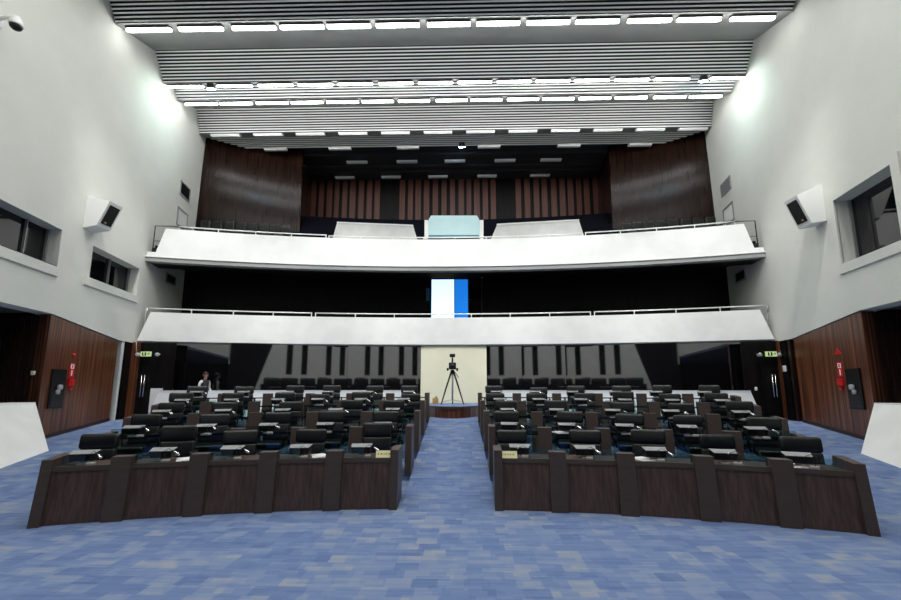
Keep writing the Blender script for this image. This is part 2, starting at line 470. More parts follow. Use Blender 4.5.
for (a, c) in faces_sl:
    dy, dz = c[0] - a[0], c[1] - a[1]
    L = math.hypot(dy, dz); ny, nz = dz / L, -dy / L     # normal facing the front and down
    n = max(3, round(L / .11))
    X = wx(a[0])
    o = .10
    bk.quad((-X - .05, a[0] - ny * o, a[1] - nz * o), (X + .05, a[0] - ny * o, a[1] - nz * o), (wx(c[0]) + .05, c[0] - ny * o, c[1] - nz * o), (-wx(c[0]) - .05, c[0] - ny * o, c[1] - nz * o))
    for i in range(n):
        t = (i + .5) / n
        yy, zz = a[0] + dy * t, a[1] + dz * t
        h, d = .022, .05
        # horizontal board: seen from the front edge and below
        q = []
        for (p, w) in ((-h, 0), (h, 0), (h, -d), (-h, -d)):
            q.append((yy + dy / L * p + ny * w * 1.0, zz + dz / L * p + nz * w * 1.0))
        XX = wx(yy) - .04
        sl.prism([(-XX, *k) for k in q], [(XX, *k) for k in q])
struct(gr, 'ceiling', 'grey_ceiling')
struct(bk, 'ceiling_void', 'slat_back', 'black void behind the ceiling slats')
struct(sl, 'ceiling_slats', 'slat', 'pale slatted ceiling faces running across the hall')
b = MB()   # dark ceiling over the upper gallery with two shallow downstands
zc = 14.05
b.quad((-13, 18.5, zc), (13, 18.5, zc), (13, 23.5, zc), (-13, 23.5, zc))
b.box((0, 19.6, zc - .06), (25, .18, .12)); b.box((0, 20.75, zc - .05), (25, .22, .10))
b.box((0, 21.4, zc - .03), (25, .3, .06))
struct(b, 'ceiling_gallery', 'dark_ceiling', 'dark ceiling above the upper gallery')

# ------------------------------------------------------------------ ceiling lamps
def make_lamp(p0, p1, depth, lit, name, label, group, tilt):
    """fixture between p0 and p1 on a soffit with slope angle tilt"""
    c = (p0 + p1) / 2; L = (p1 - p0).length
    t = thing(name, label, 'lamp', c, 0, group)
    T = Matrix.Rotation(tilt, 4, 'X')
    h = MB(); h.box((0, 0, .0), (L + .02, depth + .06, .06), T); h.build('housing', 'dark_metal' if lit else 'slat', t)
    d = MB(); d.box((0, 0, -.06 if lit else -.05), (L, depth, .08 if lit else .05), T); d.build('diffuser', 'lamp_on' if lit else 'lamp_off', t)
    return t
def soffit_z(seg, y):
    (a, c) = seg
    return a[1] + (c[1] - a[1]) * (y - a[0]) / (c[0] - a[0])
def lamp_row(starts, wpx, seg, off, lit, rowname, name, group, depth, vleft, vright):
    (a, c) = seg
    Y = a[0] + off; tilt = math.atan2(c[1] - a[1], c[0] - a[0])
    Z = soffit_z(seg, Y) - .05
    n = len(starts)
    for i, u in enumerate(starts):
        x0, x1 = x_at(u, Y, Z), x_at(u + wpx, Y, Z)
        q0, q1 = Vector((x0, Y, Z)), Vector((x1, Y, Z))
        lab = '%s fluorescent lamp, %s from the left wall in the %s' % ('lit white' if lit else 'switched-off grey', ORD[i], rowname)
        make_lamp(q0, q1, depth, lit, name, lab, group, tilt)
row1 = [126, 178, 231, 279, 326, 375, 426, 475.5, 525.5, 575, 627, 676.5, 730]
row2 = [168, 217, 258, 298, 338, 378.5, 418.5, 457.5, 497, 536, 575, 615, 655, 711]
row3 = [185, 220, 256, 291, 326.5, 361.5, 398, 435.5, 470.5, 507, 542.5, 579, 615.5, 654, 690]
row4 = [212 + 42.4 * i for i in range(12)]
lamp_row([u + 1.5 for u in row1], 42.5, faces_gr[0], .24, True, 'brightest front row', 'ceiling_lamp', 'lit fluorescent lamps in the front row', .14, 28, 16)
lamp_row([u + .5 for u in row2], 33.5, faces_gr[1], .15, True, 'second lit row', 'ceiling_lamp', 'lit fluorescent lamps in the second row', .13, 86, 72)
lamp_row([u + .5 for u in row3], 31, faces_gr[2], .20, True, 'third lit row', 'ceiling_lamp', 'lit fluorescent lamps in the third row', .13, 103, 96)
lamp_row(row4, 28, faces_gr[3], .15, False, 'dim fourth row', 'ceiling_lamp', 'unlit lamps in the fourth row', .18, 133, 128)
def small_row(us, v, Y, Z, rowname):
    for i, u in enumerate(us):
        p = at_y(u, v, Y)
        make_lamp(Vector((p.x - .55, Y, Z)), Vector((p.x + .55, Y, Z)), .13, False, 'gallery_lamp',
                  'unlit grey strip lamp, %s from the left in the %s' % (ORD[i], rowname), 'unlit lamps above the upper gallery', 0)
small_row([276, 340, 408, 489, 507 + 62, 640], 146, 18.38, 13.62, 'row behind the slats')
small_row([357, 407, 455, 505, 551], 163, 20.2, 13.97, 'middle row over the gallery')
small_row([345, 391, 438, 487, 540], 177, 21.75, 13.95, 'rearmost row over the gallery')
# spotlights between the lamps
for (u, v, Y, Z, lab) in ((211, 84, 14.2, 13.55, 'bluish lit spotlight near the left end of the second lamp row'),
                          (703, 72, 14.2, 13.55, 'bluish lit spotlight near the right end of the second lamp row'),
                          (462, 146, 18.4, 13.62, 'bluish lit spotlight over the middle of the upper gallery')):
    p = at_y(u, v, Y)
    t = thing('spotlight', lab, 'spotlight', (p.x, Y, Z + .12))
    T = Matrix.Rotation(R_(28), 4, 'X')
    h = MB(); h.lathe([(.06, .12), (.13, .10), (.16, -.08), (.165, -.1)], 16, T); h.build('lamp_body', 'dark_metal', t)
    l = MB(); l.lathe([(.155, -.101), (.15, -.115), (.02, -.125)], 16, T); l.build('lens', 'spot_on', t)
    lt = D.lights.new('spot beam', 'SPOT'); lt.energy = 110; lt.color = (.78, 1.0, .92); lt.spot_size = R_(110); lt.spot_blend = 1.0; lt.shadow_soft_size = .1
    lo = D.objects.new('spot_beam', lt); COL.objects.link(lo); lo.parent = t
    lo.location = (0, -.14, -.22)
    aim = Vector((-.95 if u < 300 else (.95 if u > 600 else 0), -.1 if u not in (462,) else -.9, -.75))
    lo.rotation_euler = aim.to_track_quat('-Z', 'Y').to_euler()

# ------------------------------------------------------------------ parapets / galleries
RP = 43.8; YP = 15.6 - RP
def parc(x, off=0.0): return YP + math.sqrt((RP + off) ** 2 - x * x)
def arc_wall(mb, x0t, x1t, x0b, x1b, z0, z1, o_front, o_back, lean=0.0, n=32):
    """curved wall: bottom from x0b to x1b, top from x0t to x1t"""
    for i in range(n):
        a, c = i / n, (i + 1) / n
        xb0, xb1 = x0b + (x1b - x0b) * a, x0b + (x1b - x0b) * c
        xt0, xt1 = x0t + (x1t - x0t) * a, x0t + (x1t - x0t) * c
        bt = [(xb0, parc(xb0, o_front), z0), (xb1, parc(xb1, o_front), z0), (xb1, parc(xb1, o_back), z0), (xb0, parc(xb0, o_back), z0)]
        tp = [(xt0, parc(xt0, o_front + lean), z1), (xt1, parc(xt1, o_front + lean), z1), (xt1, parc(xt1, o_back), z1), (xt0, parc(xt0, o_back), z1)]
        o = len(mb.v)
        mb.add(bt + tp, [(0, 1, 5, 4), (2, 3, 7, 6), (4, 5, 6, 7), (0, 3, 2, 1)])
        if i == 0: mb.add(bt + tp, [(0, 4, 7, 3)])
        if i == n - 1: mb.add(bt + tp, [(1, 2, 6, 5)])
WB_ = wx(14.1)
b = MB(); arc_wall(b, -10.80, 10.80, -11.08, 11.08, 6.66, 7.76, 0, .3)
arc_wall(b, -11.36, 11.36, -11.36, 11.36, 6.62, 6.66, -.01, .3)
for q in (-1, 1): b.box((q * 11.2, parc(11.2, .15), 6.73), (.32, .3, .16), rz=-q * .26)
struct(b, 'wall_upper_parapet', 'marble', 'white curved parapet of the upper gallery')
b = MB(); arc_wall(b, -11.0, 11.0, -11.33, 11.33, 3.46, 4.53, 0, .3)
struct(b, 'wall_lower_parapet', 'marble', 'white curved parapet of the lower gallery')
def arc_slab(mb, z0, z1, off0, off1, n=24):
    for i in range(n):
        x0, x1 = -12.6 + 25.2 * i / n, -12.6 + 25.2 * (i + 1) / n
        def cl(x, o):
            yy = parc(x, o); return (x, yy)
        q = [cl(x0, off0), cl(x1, off0), cl(x1, off1), cl(x0, off1)]
        mb.add([(*p, z0) for p in q] + [(*p, z1) for p in q], [(0, 1, 5, 4), (2, 3, 7, 6), (4, 5, 6, 7), (0, 3, 2, 1)])
b = MB(); arc_slab(b, 6.46, 6.62, .04, .32); struct(b, 'trim_20', 'grey_ceiling')
b = MB(); arc_slab(b, 6.47, 6.70, .32, 1.0); arc_slab(b, 6.96, 7.12, .98, 2.95); struct(b, 'floor_upper_gallery', 'black_wall')
b = MB(); arc_slab(b, 3.42, 3.46, .04, .3); struct(b, 'trim_21', 'grey_ceiling')
b = MB(); arc_slab(b, 3.38, 3.56, .3, 4.0); struct(b, 'floor_lower_gallery', 'black_wall')

# rails
def railing(x0, x1, z0, zr, npost, off, label, end=None):
    t = thing('railing', label, 'railing', ((x0 + x1) / 2, parc((x0 + x1) / 2, off), z0))
    base = Vector(t.location)
    h = MB(); n = 14
    pts = [Vector((x, parc(x, off), zr)) for x in [x0 + (x1 - x0) * i / n for i in range(n + 1)]]
    if end:
        s, xa, za = end
        if s < 0: pts = [Vector((xa, parc(xa, off), za))] + pts
        else: pts = pts + [Vector((xa, parc(xa, off), za))]
    h.tube([p - base for p in pts], .024, 6); h.build('handrail', 'rail', t)
    for i in range(npost):
        x = x0 + .02 + (x1 - x0 - .04) * i / (npost - 1)
        p = MB(); q = Vector((x, parc(x, off), z0)) - base
        p.tube([q, q + Vector((0, 0, zr - z0))], .02, 6); p.build('post', 'rail', t)
    return t
def px_x(u, R=RP + .15, v=315): return at_cyl(u, v, R, YP).x
off = .15
railing(px_x(146), px_x(312), 4.53, 4.70, 5, off, 'white handrail on the lower parapet beside the left wall', (-1, -11.24, 3.9))
railing(px_x(315), px_x(591), 4.53, 4.70, 8, off, 'long white handrail along the middle of the lower parapet')
railing(px_x(594), px_x(769), 4.53, 4.70, 5, off, 'white handrail on the lower parapet beside the right wall', (1, 11.24, 3.9))
railing(px_x(170), px_x(323), 7.76, 7.93, 5, off, 'white handrail before the gallery seats at the left wall')
railing(px_x(325), px_x(587), 7.76, 7.90, 9, off, 'white handrail before the white gallery boxes')
railing(px_x(589), px_x(745), 7.76, 7.93, 5, off, 'white handrail before the gallery seats at the right wall')
for s in (-1, 1):
    t = thing('end_rail', 'thin grey guard frame at the %s end of the upper parapet' % ('left' if s < 0 else 'right'), 'railing', (s * 11.15, parc(11.1, .15), 6.68))
    m = MB()
    yy = 0
    m.tube([(s * .13, 0, 0), (s * .12, 0, 1.22), (-s * .55, .05, 1.22), (-s * 1.2, .12, 1.12)], .018, 6)
    m.build('frame', 'dark_metal', t)
    m = MB(); m.tube([(s * .12, 0, .62), (-s * .22, .02, .62)], .012, 6); m.build('crossbar', 'dark_metal', t)
    m = MB(); m.rbox((s * .02, .02, .16), (.12, .14, .34), .015, 2)
    tag(m.build('monitor_speaker', 'plastic', None, (s * 11.16, parc(11.1, .1) - .0, 6.68)), 'small black box on the ledge at the %s end of the upper parapet' % ('left' if s < 0 else 'right'), 'speaker')
    # access panels and vents on the wall above the parapet
    def wall_plate(name, y0, y1, z0, z1, th, m, label, cat, louvre=False, frame=None):
        t = thing(name, label, cat, wall_pt(s, (y0 + y1) / 2, z0))
        base = Vector(t.location)
        def pr(ya, yb, za, zb, o0, o1):
            k = MB()
            k.prism([wall_pt(s, ya, za, o0) - base, wall_pt(s, yb, za, o0) - base, wall_pt(s, yb, za, o1) - base, wall_pt(s, ya, za, o1) - base],
                    [wall_pt(s, ya, zb, o0) - base, wall_pt(s, yb, zb, o0) - base, wall_pt(s, yb, zb, o1) - base, wall_pt(s, ya, zb, o1) - base])
            return k
        pr(y0, y1, z0, z1, -th, .0).build('plate', m, t)
        if frame:
            k = MB(); w = .05
            for (ya, yb, za, zb) in ((y0 - w, y1 + w, z0 - w, z0), (y0 - w, y1 + w, z1, z1 + w), (y0 - w, y0, z0, z1), (y1, y1 + w, z0, z1)):
                j = pr(ya, yb, za, zb, -th - .03, 0); k.add(j.v, j.f)
            k.build('frame', frame, t)
        if louvre:
            k = MB(); n = 7
            for i in range(n):
                zz = z0 + (z1 - z0) * (i + .5) / n
                j = pr(y0 + .03, y1 - .03, zz - .012, zz + .012, -th - .03, -th); k.add(j.v, j.f)
            k.build('louvre', 'dark_metal' if m == 'plastic' else 'grey_plastic', t)
        return t
    side = 'left' if s < 0 else 'right'
    wall_plate('vent_grille', 16.05, 16.85, 10.14, 10.66 if s < 0 else 10.6, .02, 'plastic' if s < 0 else 'grey_plastic',
               'dark louvred vent grille high on the left wall by the upper gallery' if s < 0 else 'grey louvred vent grille high on the right wall by the upper gallery', 'vent', True, 'grey_plastic')
    wall_plate('access_panel', 16.05, 16.85, 8.75, 9.45, .015, 'white_paint', 'white framed access panel on the %s wall under the vent grille' % side, 'panel', False, 'silver')
    wall_plate('vent_grille', 15.65, 16.35, 6.1, 6.42, .02, 'plastic', 'small dark vent on the %s wall inside the lower gallery' % side, 'vent', True, 'grey_plastic')

# lower gallery back wall with the glazed opening
b = MB()
RB = 46.9
def barc(x, o=0): return YP + math.sqrt((RB + o) ** 2 - x * x)
pl = at_cyl(431.5, 278, RB, YP); pr_ = at_cyl(483, 278, RB, YP); pb = at_cyl(450, 315, RB, YP)
ox0, ox1, oz1, oz0 = pl.x, pr_.x, pl.z, 4.3
xs = [-12.6 + (ox0 + 12.6) * i / 12 for i in range(13)] + [ox1 + (12.6 - ox1) * i / 12 for i in range(13)]
for i in range(len(xs) - 1):
    a, c = xs[i], xs[i + 1]
    if abs(a - ox0) < 1e-6:
        b.quad((a, barc(a), 3.4), (c, barc(c), 3.4), (c, barc(c), oz0), (a, barc(a), oz0))
        b.quad((a, barc(a), oz1), (c, barc(c), oz1), (c, barc(c), 7.1), (a, barc(a), 7.1))
        continue
    b.quad((a, barc(a), 3.4), (c, barc(c), 3.4), (c, barc(c), 7.1), (a, barc(a), 7.1))
struct(b, 'wall_lower_gallery', 'black_wall')
YO = barc(0) + .02
w = thing('window_4', None, None, (0, YO, 0)); w['kind'] = 'structure'
def fy(u): return at_y(u, 290, YO).x
fr = MB()
for u in (431, 454.5, 468.5, 481.5):
    x = fy(u); fr.box((x, 0, (oz0 + oz1) / 2), (.06 if u != 454.5 else .04, .08, oz1 - oz0))
fr.box(((fy(431) + fy(481.5)) / 2, 0, oz1 - .03), (fy(481.5) - fy(431), .08, .06))
fr.box(((fy(431) + fy(481.5)) / 2, 0, oz0 + .03), (fy(481.5) - fy(431), .08, .06))
fr.build('window_frame', 'dark_metal', w)
p = MB(); p.box(((fy(454.5) + fy(468.5)) / 2, .02, (oz0 + oz1) / 2), (fy(468.5) - fy(454.5), .012, oz1 - oz0)); p.build('blue_pane', 'blue_glass', w)
p = MB(); p.box(((fy(468.5) + fy(486)) / 2, .02, (oz0 + oz1) / 2), (fy(486) - fy(468.5), .012, oz1 - oz0)); p.build('dark_pane', 'window_glass', w)
# notice strip beside the opening, and thin door posts
m = MB(); x = fy(428); m.box((0, 0, 0), (.16, .02, .62)); m2 = m.build('notice_strip', 'teal', None, (x, YO - .12, at_y(428, 295, YO).z)); tag(m2, 'narrow bluish notice strip beside the bright lower gallery opening', 'notice')

# upper gallery: seating steps, wooden side panels, recess
b = MB()
nst = 7
def ystep(i): return parc(0, .6) + (22.2 - parc(0, .6)) * i / nst
zs0, zs1 = 7.0, 11.5
for i in range(nst):
    o0 = .6 + 6.0 * i / nst; o1 = .6 + 6.0 * (i + 1) / nst
    zt = zs0 + (zs1 - zs0) * (i + .4) / nst; zb = zs0 + (zs1 - zs0) * (i - .6) / nst
    n = 16
    X = 12.4 if i < 2 else 8.6
    for k in range(n):
        a, c = -X + 2 * X * k / n, -X + 2 * X * (k + 1) / n
        b.quad((a, parc(a, o0), zb), (c, parc(c, o0), zb), (c, parc(c, o0), zt), (a, parc(a, o0), zt))
        b.quad((a, parc(a, o0), zt), (c, parc(c, o0), zt), (c, parc(c, o1), zt), (a, parc(a, o1), zt))
struct(b, 'floor_gallery_steps', 'navy', 'navy carpeted seating steps of the upper gallery')
for s in (-1, 1):
    xi = 7.6 if s < 0 else 7.85
    b = MB(); n = 10
    for i in range(n):
        a, c = i / n, (i + 1) / n
        def P(t, z): 
            xx = xi + (12.12 - xi) * t
            yy = 18.85 - 1.15 * t ** 1.3 + (0.0)
            lean = (z - 9) * .03
            return Vector((s * (xx + lean * (1 - t)), yy + lean * 1.5, z))
        b.quad(P(a, 7.4), P(c, 7.4), P(c, 14.2), P(a, 14.2))
    # return into the recess
    b.quad(P(0, 7.4), P(0, 14.2), Vector((s * 8.5, 22.3, 14.2)), Vector((s * 8.35, 22.3, 7.4)))
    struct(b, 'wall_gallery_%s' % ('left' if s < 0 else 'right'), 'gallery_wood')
b = MB(); Y2 = 22.3
b.cur = 0
b.quad((-9, Y2, 9), (9, Y2, 9), (9, Y2, 14.3), (-9, Y2, 14.3))
b.cur = 1
x = -8.45
rnd = random.Random(3)
widths = []
while x < 8.5:
    wv = .26 + .07 * rnd.random()
    if abs(x + 4.0) > .55 and abs(x - 3.0) > .55:
        b.box((x + wv / 2, Y2 - .03, 12.5), (wv, .05, 3.3))
    x += wv + .15 + .07 * rnd.random()
struct(b, 'wall_back', ['black_wall', 'red_wood'])
b = MB()   # unseen shell added behind the galleries so no daylight leaks in
b.quad((-17, 23.9, -1), (ox0 - .6, 23.9, -1), (ox0 - .6, 23.9, 16.2), (-17, 23.9, 16.2))
b.quad((ox1 + .6, 23.9, -1), (17, 23.9, -1), (17, 23.9, 16.2), (ox1 + .6, 23.9, 16.2))
b.quad((ox0 - .6, 23.9, 8.8), (ox1 + .6, 23.9, 8.8), (ox1 + .6, 23.9, 16.2), (ox0 - .6, 23.9, 16.2))
b.quad((ox0 - .6, 23.9, -1), (ox1 + .6, 23.9, -1), (ox1 + .6, 23.9, 3.4), (ox0 - .6, 23.9, 3.4))
b.quad((-17, -8, 16.2), (17, -8, 16.2), (17, 24, 16.2), (-17, 24, 16.2))
b.quad((-17, -8, -1), (-17, 24, -1), (-17, 24, 16.2), (-17, -8, 16.2)); b.quad((17, -8, -1), (17, 24, -1), (17, 24, 16.2), (17, -8, 16.2))
b.quad((-17, -8, -1), (17, -8, -1), (17, -8, 16.2), (-17, -8, 16.2)); b.quad((-17, -8, -1), (17, -8, -1), (17, 24, -1), (-17, 24, -1))
# light shaft sides to the outside
for xx in (ox0 - .6, ox1 + .6): b.quad((xx, barc(0), 3.4), (xx, 23.9, 3.4), (xx, 23.9, 8.8), (xx, barc(0), 8.8))
b.quad((ox0 - .6, barc(0) + .1, 7.6), (ox1 + .6, barc(0) + .1, 7.6), (ox1 + .6, 23.9, 8.8), (ox0 - .6, 23.9, 8.8))
struct(b, 'wall_outer_shell', 'black_wall', 'dark outer shell behind the galleries')

# white boxes in the upper gallery
def gallery_box(name, us, label, m='grey_marble', o=.75, dep=.5):
    (tl, tr, bl, br) = us
    t = thing(name, label, 'box')
    P = [at_cyl(*q, RP + o, YP) for q in (bl, br, tr, tl)]
    base = (P[0] + P[1]) / 2; base.z = P[0].z - .35; t.location = base
    fr = [p - base for p in P]; fr[0].z -= .5; fr[1].z -= .5
    k = MB(); back = [p + Vector((0, dep, 0)) for p in fr]
    k.add(fr + back, [(0, 1, 2, 3), (7, 6, 5, 4), (0, 4, 5, 1), (1, 5, 6, 2), (2, 6, 7, 3), (3, 7, 4, 0)])
    k.build('front_panel', m, t)
    k = MB(); 
    a, c = fr[3] + Vector((0, -.02, 0)), fr[2] + Vector((0, -.02, 0))
    k.prism([a, c, c + Vector((0, dep + .04, 0)), a + Vector((0, dep + .04, 0))], [q + Vector((0, 0, .05)) for q in (a, c, c + Vector((0, dep + .04, 0)), a + Vector((0, dep + .04, 0)))])
    k.build('cap', 'white_paint', t)
    return t
gallery_box('gallery_booth', ((337, 223), (413, 226), (330, 238), (421, 239)), 'long white sloped booth wall between left gallery seats and pale cyan booth')
gallery_box('gallery_booth', ((497, 225), (579, 220.5), (486, 239), (587, 235)), 'long white sloped booth wall between pale cyan booth and right gallery seats')
t = thing('projection_booth', 'pale cyan booth panel in the middle of the upper gallery', 'booth')
def gp(u, v, o): return at_cyl(u, v, RP + o, YP)
base = gp(455, 240, .9); t.location = base
fr = [gp(*q, .9) - base for q in ((428, 238), (480, 238), (480, 221), (477, 215.5), (431, 215.5), (428, 221))]
k = MB(); k.prism(fr, [p + Vector((0, .5, 0)) for p in fr]); k.build('front_panel', 'cyan_white', t)
fr = [gp(*q, .86) - base for q in ((428.5, 238), (479, 238), (479, 235), (428.5, 235))]
k = MB(); k.prism(fr, [p + Vector((0, .04, 0)) for p in fr]); k.build('lower_strip', 'teal', t)
for (u0, u1) in ((424.5, 428), (480, 483.5)):
    fr = [gp(*q, .8) - base for q in ((u0, 239), (u1, 239), (u1, 220), (u0, 220))]
    k = MB(); k.prism(fr, [p + Vector((0, .6, 0)) for p in fr]); k.build('side_post', 'marble', t)

# gallery chairs
def make_gallery_chair(label):
    t = thing('gallery_chair', label, 'chair')
    k = MB(); k.rbox((0, .22, .72), (.43, .13, .52), .065, 3, .03); k.build('backrest', 'leather', t)
    k = MB(); k.rbox((0, 0, .42), (.50, .46, .10), .04, 3); k.build('seat', 'leather', t)
    k = MB(); k.box((0, .05, .2), (.08, .3, .4)); k.build('pedestal', 'dark_metal', t)
    return t
gproto = None
def put_gchairs(us, v0, v1, o, h, rowdesc, group):
    global gproto, gkm
    for i, u in enumerate(us):
        v = v0 + (v1 - v0) * i / max(1, len(us) - 1)
        p = at_cyl(u, v, RP + o, YP)
        if gproto is None:
            gproto = make_gallery_chair(''); bpy.context.view_layer.update(); gkm = kid_map(gproto); o_ = gproto
        else: o_ = copy_tree(gproto, gkm)
        o_.location = (p.x, p.y, p.z - .98)
        o_['label'] = 'black gallery chair, %s from the wall, %s' % (ORD[i], rowdesc)
        o_['group'] = group
L8 = [203.5, 215.5, 227.5, 239.5, 250.5, 262, 273, 284.5]
L6 = [206, 221, 236, 250, 263, 276]
R8 = [713, 700.5, 687.5, 675, 662.5, 650.5, 639, 628]
R6 = [702, 688, 674, 661, 648, 635]
put_gchairs(L8, 218.5, 223.5, 2.3, 0, 'back row by the left gallery wall', 'gallery chairs at the left wall')
put_gchairs(L6, 227.5, 232, 1.35, 0, 'front row by the left gallery wall', 'gallery chairs at the left wall')
put_gchairs(R8, 215, 221, 2.3, 0, 'back row by the right gallery wall', 'gallery chairs at the right wall')
put_gchairs(R6, 223, 229, 1.35, 0, 'front row by the right gallery wall', 'gallery chairs at the right wall')

# ------------------------------------------------------------------ ground level back
RW = 47.8; YW = 14.8 - RW
def warc(x, o=0): return YW + math.sqrt((RW + o) ** 2 - x * x)
for s, nm in ((-1, 'left'), (1, 'right')):
    x0, x1b, x1t = (1.25 if s < 0 else 1.4), 10.35, 10.05
    t = thing('low_wall', 'long low white wall behind the last desk row in the %s half' % nm, 'wall', (s * 5.7, warc(5.7), .68))
    base = Vector(t.location)
    k = MB(); n = 16
    for i in range(n):
        a, c = i / n, (i + 1) / n
        xb0, xb1, xt0, xt1 = [s * v for v in (x0 + (x1b - x0) * a, x0 + (x1b - x0) * c, x0 + (x1t - x0) * a, x0 + (x1t - x0) * c)]
        B = [Vector(q) - base for q in ((xb0, warc(xb0), .66), (xb1, warc(xb1), .66), (xb1, warc(xb1, .14), .66), (xb0, warc(xb0, .14), .66))]
        Tt = [Vector(q) - base for q in ((xt0, warc(xt0), 1.66), (xt1, warc(xt1), 1.66), (xt1, warc(xt1, .14), 1.66), (xt0, warc(xt0, .14), 1.66))]
        k.add(B + Tt, [(0, 1, 5, 4), (2, 3, 7, 6), (0, 3, 2, 1)] + ([(0, 4, 7, 3)] if i == 0 else []) + ([(1, 2, 6, 5)] if i == n - 1 else []))
    k.build('front_panel', 'marble', t)
    k = MB()
    for i in range(n):
        a, c = i / n, (i + 1) / n
        xt0, xt1 = s * (x0 + (x1t - x0) * a), s * (x0 + (x1t - x0) * c)
        q = [Vector(v) - base for v in ((xt0, warc(xt0, -.015), 1.66), (xt1, warc(xt1, -.015), 1.66), (xt1, warc(xt1, .155), 1.66), (xt0, warc(xt0, .155), 1.66))]
        k.add(q + [v + Vector((0, 0, .025)) for v in q], [(0, 1, 5, 4), (2, 3, 7, 6), (4, 5, 6, 7), (0, 3, 2, 1)])
    k.build('cap', 'white_paint', t)

# centre column
cl, crr = at_y(420.5, 400, 15.72).x, at_y(487, 400, 15.72).x
b = MB(); b.box(((cl + crr) / 2, 15.95, 2.05), (crr - cl, .5, 2.75)); struct(b, 'wall_center_pier', 'cream', 'cream painted pier behind the tripod')

# reflecting glass facets: each turned so that it mirrors the rostrum behind the camera
EMB = Vector((0.1, -5.2, 0))
def facet(u0, u1, ut, uemb, name, dist=15.75, EMB=EMB):
    C = Vector((CX, CY, 0))
    Pt = at_y(ut, 365, dist); Pt.z = 0
    # hit point in pixel uemb, same depth
    Pe = at_y(uemb, 365, dist - .0); Pe.z = 0
    d = (Pe - C).normalized(); o = (EMB - Pe).normalized(); nrm = (o - d).normalized()
    # facet plane through Pt with normal nrm
    def hit(u):
        r = Vector(ray(u, 365)); r.z = 0
        tt = (Pt - C).dot(nrm) / r.dot(nrm); q = C + r * tt; return q
    a, c = hit(u0), hit(u1)
    k = MB(); th = nrm * -.03
    ba = [a, c, c + th, a + th]
    k.prism([Vector((p.x, p.y, .7)) for p in ba], [Vector((p.x, p.y, 3.42)) for p in ba])
    return struct(k, name, 'black_glass')
b = 0
facets = [(384.5, 420.5, 402, 393, 15.8), (347.5, 384.5, 366, 360, 15.65), (228, 347.5, 300, 322, 15.3),
          (487, 522, 505, 512, 15.8), (522, 565.5, 545, 545, 15.7), (565.5, 680, 620, 587, 15.3)]
for i, (u0, u1, ut, ue, dist) in enumerate(facets):
    facet(u0, u1, ut, ue, 'window_%d' % (5 + i), dist)
facet(168, 228, 200, 200, 'window_11', 14.75, Vector((-10.0, 8.6, 0)))
facet(680, 744, 712, 712, 'window_12', 14.75, Vector((10.2, 8.6, 0)))
b = MB()
b.quad((-13, 16.4, .5), (13, 16.4, .5), (13, 16.4, 3.5), (-13, 16.4, 3.5))
struct(b, 'wall_ground_back', 'black_wall')

